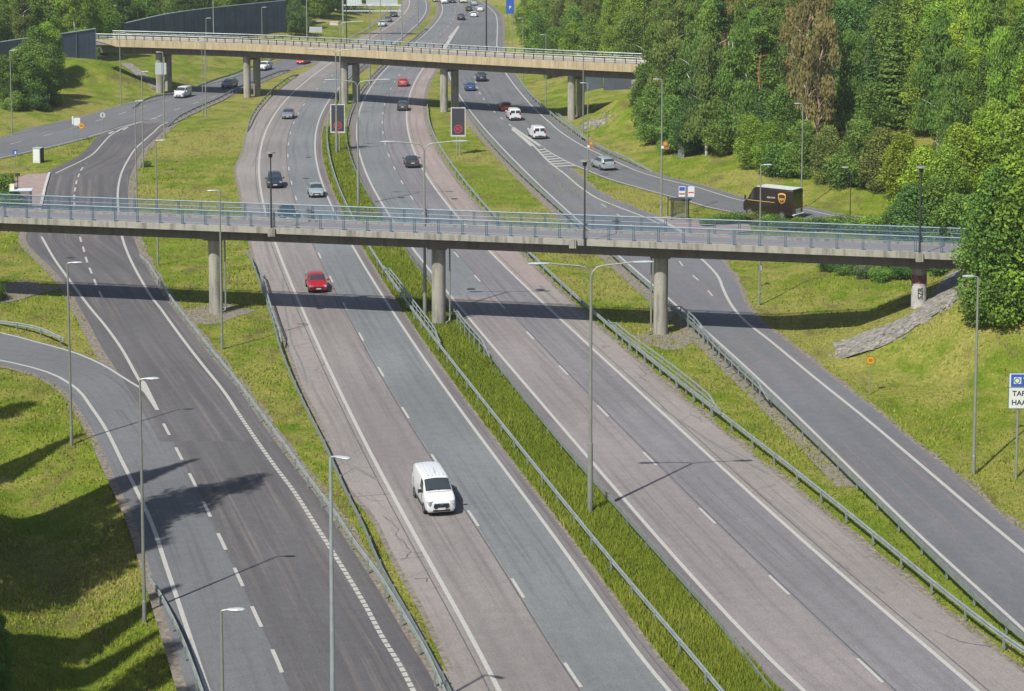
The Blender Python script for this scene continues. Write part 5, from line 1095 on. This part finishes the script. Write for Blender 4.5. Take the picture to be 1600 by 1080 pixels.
# shrubs by the road and under the bridge
SH = [(1105,355,1.3,'dark','low dark shrub at the left end of the hedge behind the footbridge'),(1128,352,1.5,'mid','low shrub in the hedge behind the footbridge, second from the left'),(1152,350,1.7,'mid','low shrub in the hedge behind the footbridge, third from the left'),(1176,350,1.7,'olive','olive shrub in the hedge right in front of the brown truck nose'),
 (1200,353,1.6,'mid','low shrub in the hedge below the brown truck'),(1225,358,1.5,'dark','low dark shrub below the rear of the brown truck'),(1250,360,1.7,'mid','low shrub in the hedge right of the brown truck'),(1275,360,1.8,'dark','dark shrub in the hedge, second right of the brown truck'),(1300,360,1.9,'mid','low shrub in the hedge, third right of the brown truck'),(1330,362,2.0,'mid','low shrub in the hedge by the short dark lamp post'),(1362,364,2.2,'bright','bright shrub at the right end of the hedge behind the footbridge'),(1395,366,2.6,'bright','bright shrub joining the hedge to the right-hand wood'),
 (1300,423,1.5,'dark','dark shrub under the footbridge, leftmost of the row left of the painted pillar'),(1325,429,1.5,'dark','dark shrub under the footbridge, second of the row left of the painted pillar'),(1350,435,1.5,'blue','dark shrub under the footbridge, third of the row left of the painted pillar'),(1378,439,1.5,'mid','shrub under the footbridge nearest the painted pillar on its left'),(1408,436,1.6,'dark','tall dark shrub behind the painted pillar'),(1475,430,1.8,'dark','tall dark shrub right of the painted pillar'),
 (8,322,2.4,'dark','dark shrub at the left edge beside the bus shelter'),(22,330,2.2,'mid','shrub right beside the left bus shelter'),(-6,300,2.6,'mid','shrub cut by the left edge behind the bus shelter'),(6,288,1.6,'mid','small shrub behind the left bus shelter'),
 (229,261,1.0,'mid','tiny bush at the foot of a thin lamp post on the ramp edge'),(863,121,2.6,'olive','bush on the grass right under the far bridge'),(834,112,2.0,'mid','small bush on the grass strip under the far bridge'),(378,58,3.0,'bright','bright bush in front of the long noise wall'),(398,52,2.6,'mid','small bush in front of the long noise wall, the right one'),(160,86,2.0,'bright','bush at the end of the left noise wall'),(-15,470,2.0,'mid','bush at the left edge below the footbridge')]
for px, py, h, c, lb in SH: tree('bush', G(px, py), h, c, lb, 'roadside shrubs', 1.25)
# the thicket and woods at the upper left
LF = [(8,165,'broad',8.5,'mid'),(30,160,'broad',9.5,'mid'),(48,168,'broad',9.5,'mid'),(66,160,'broad',10,'mid'),(80,152,'broad',9.5,'mid'),(60,135,'broad',11,'mid'),(76,128,'broad',11,'bright'),(-14,150,'broad',9,'bright'),(22,172,'bush',3.4,'mid'),(60,172,'bush',3.2,'dark'),(82,164,'bush',3.2,'mid'),(40,140,'broad',8,'mid')]
for i, (px, py, k, h, c) in enumerate(sorted(LF)): tree(k, G(px, py), h, c, '%s %s of the dark thicket at the upper left, %s from the left' % (TONE[c], KIND[k].replace('_', ' '), ordw(i)), 'trees of the upper-left thicket')
tree('broad', G(462, 56), 9.0, 'dark', 'dark leafy tree at the right end of the long noise wall'); tree('broad', G(474, 52), 7.0, 'mid', 'smaller leafy tree just right of the long noise wall')
back = []; tries = 0
while len(back) < 85 and tries < 20000:
    tries += 1; x, y = random.uniform(-135, -32), random.uniform(355, 620); q = pxof(x, y)
    if not (-30 < q < 545): continue
    wy = np.interp(q, [-30, 150, 195, 256, 309, 400, 446, 500, 560], [354, 372, 405, 412, 426, 446, 458, 500, 560])
    if y < wy or y > wy + 48: continue
    if any((x-u)**2+(y-v)**2 < 36 for u, v in back): continue
    back.append((x, y))
back.sort(key=lambda p: pxof(*p))
for i, (x, y) in enumerate(back):
    k = random.choice(['broad','birch','broad','broad']); c = random.choice(['mid','bright','bright','olive','mid']) if pxof(x, y) < 160 else random.choice(['dark','mid','mid','bright','olive'])
    tree(k, (x, y, hz(x, y)), {'broad': 12, 'birch': 15}[k]*random.uniform(.85, 1.2), c, '%s %s behind the upper-left noise walls, %s from the left' % (TONE[c], KIND[k].replace('_', ' '), ordw(i)), 'trees behind the upper-left noise walls')
# trees left of the view whose shadows fall on the bank and the merging road
for i, (x, y, h, k) in enumerate([(-32.0,102,30,'birch'),(-34.0,109,26,'spruce'),(-28.5,72,24,'birch'),(-33,78,26,'spruce'),(-34.5,93,26,'birch'),(-31.0,86,24,'spruce'),(-36.5,107,24,'spruce'),(-42,116,23,'spruce'),(-38,99,25,'birch'),(-46,126,22,'birch'),(-29.5,78,23,'birch'),(-41,88,24,'spruce'),(-50,137,20,'spruce')]):
    tree(k, (x, y, hz(x, y)), h, 'dark', '%s %s outside the left edge shading the bank, %s from the front' % ('tall', KIND[k].replace('_', ' '), ordw(i)), 'trees left of the shaded bank', .9)
p = G(4, 1105); tree('birch', (p[0], p[1], p[2]), 4.5, 'mid', 'young birch cut by the bottom left corner', None, 1.0)

# ------------------------------------------------------------------ grass blades on the verges
def grassy(x, y, mg=.15):
    def btw(A, B): return (x > A.at(y)-mg) & (x < B.at(y)+mg) & (y >= min(A.y0, B.y0)) & (y <= max(A.y1, B.y1))
    r = btw(LPL, LPR) | btw(RPL, RPR) | ((x > CL.at(y)-.4) & (x < CPR.at(y)+mg) & (y < YY(340))) | ((x > CL.at(y)-.4) & (x < DPR.at(y)+mg) & (y > YY(262)))
    r |= ((x > A2P.at(y)-mg) & (x < APR.at(y)+mg) & (y > YY(690)) & (y < YY(262))) | ((x > FPL.at(y)-mg) & (x < APR.at(y)+mg) & (y < YY(640))) | ((x > FPL.at(y)-mg) & (x < FR.at(y)+.5) & (y < YY(515)) & (y > YY(645)))
    r |= (x > DL.at(y)-.5) & (x < DPR.at(y)+mg) & (y > YY(350)) & (y < YY(250))
    r |= btw(BT, BB) | ((x > A3.at(y)-1.8) & (x < APR.at(y)+.6) & (y > YY(274)) & (y < YY(188))) | ((x > BT.at(y)-.5) & (x < BR_.at(y)+.8) & (y > YY(204)))
    r |= (x > LPL.at(y)-.4) & (x < LL.at(y)) & (y > 60); return ~r
def blade_mat():
    m, t, b = nodes('grass_blades'); g = geo(t); at = t.nodes.new('ShaderNodeAttribute'); at.attribute_name = 'tone'
    c = ramp(t, at.outputs['Fac'], [(0, (.13,.19,.020)), (.55, (.225,.28,.036)), (.85, (.30,.325,.055)), (1, (.40,.37,.14))])
    df = t.nodes.new('ShaderNodeBsdfDiffuse'); tl = t.nodes.new('ShaderNodeBsdfTranslucent'); mx = t.nodes.new('ShaderNodeMixShader'); mx.inputs[0].default_value = .3
    t.links.new(c, df.inputs[0]); t.links.new(c, tl.inputs[0]); t.links.new(df.outputs[0], mx.inputs[1]); t.links.new(tl.outputs[0], mx.inputs[2]); t.links.new(mx.outputs[0], t.nodes['Material Output'].inputs[0]); t.nodes.remove(b); return m
BLADE = blade_mat()
def blades(name, label, x, y, h, wd, tone):
    n = len(x); z = hgt(x, y); a = RNG.uniform(0, 2*PI, n); ln = RNG.normal(size=(n, 2))*.28*h[:, None]
    V = np.empty((n, 3, 3)); V[:, 0] = np.stack([x-np.cos(a)*wd, y-np.sin(a)*wd, z-.02], 1); V[:, 1] = np.stack([x+np.cos(a)*wd, y+np.sin(a)*wd, z-.02], 1); V[:, 2] = np.stack([x+ln[:, 0], y+ln[:, 1], z+h], 1)
    me = bpy.data.meshes.new(name); me.vertices.add(3*n); me.vertices.foreach_set('co', V.ravel()); me.loops.add(3*n); me.loops.foreach_set('vertex_index', np.arange(3*n))
    me.polygons.add(n); me.polygons.foreach_set('loop_start', np.arange(0, 3*n, 3)); me.polygons.foreach_set('loop_total', np.full(n, 3)); me.update(calc_edges=True)
    q = me.attributes.new('tone', 'FLOAT', 'FACE'); q.data.foreach_set('value', np.clip(tone, 0, 1).astype(np.float32)); me.materials.append(BLADE)
    o = link(name, me); o['kind'] = 'stuff'; o['label'] = label; o['category'] = 'grass'; return o
def sampl(n, y0, y1, fx):
    u = RNG.random(n); y = 1/(1/y0 - u*(1/y0-1/y1)); lo, hi = fx(y); x = lo + RNG.random(n)*(hi-lo); return x, y
# median: tall fresh grass
x, y = sampl(200000, 82, 300, lambda y: (LPR.at(y)+.25, RPL.at(y)-.05)); nz = wob(x*1.7, y*1.7)
k = RNG.random(len(x)) < .78+.5*wob(x*2.3+5, y*1.9); x, y, nz = x[k], y[k], nz[k]
blades('tall_grass', 'tall fresh green grass filling the median between the guard rails', x, y, RNG.uniform(.15, .60, len(x))*(.75+.45*nz), .022+.00022*y, .45+.25*nz+RNG.normal(size=len(x))*.16)
x, y = sampl(460000, 82, 300, lambda y: (-.262*y-2, .262*y+3)); k = grassy(x, y); md = (x > LPR.at(y)) & (x < RPL.at(y)) & (y < 300); k &= ~md
x, y = x[k], y[k]; nz = wob(x, y)+.6*wob(x*3.1+7, y*2.7); k = RNG.random(len(x)) < .45+.3*nz; x, y, nz = x[k], y[k], nz[k]
blades('verge_grass', 'short yellow-green grass on the verges and banks between the roads', x, y, RNG.uniform(.06, .22, len(x))*(1+.35*nz), .028+.0003*y, .52+.20*nz+.28*wob(x*.33,y*.33+4)+RNG.normal(size=len(x))*.14)
print('blades', len(x), 'inner', len(inner), 'back', len(back))
# ------------------------------------------------------------------ haze
def haze(density):
    m = bpy.data.materials.new('haze'); m.use_nodes = True; t = m.node_tree; t.nodes.clear(); o = t.nodes.new('ShaderNodeOutputMaterial'); v = t.nodes.new('ShaderNodeVolumePrincipled')
    v.inputs['Color'].default_value = (.80,.88,1.0,1); v.inputs['Density'].default_value = density; t.links.new(v.outputs[0], o.inputs['Volume'])
    m.cycles.homogeneous_volume = True if hasattr(m.cycles, 'homogeneous_volume') else None
    hb = MB().box((20, 330, 25.5), (560, 760, 57)).build('haze', m); hb['kind'] = 'stuff'; hb['label'] = 'thin pale daylight haze over the motorway'; hb['category'] = 'haze'
haze(.00012)
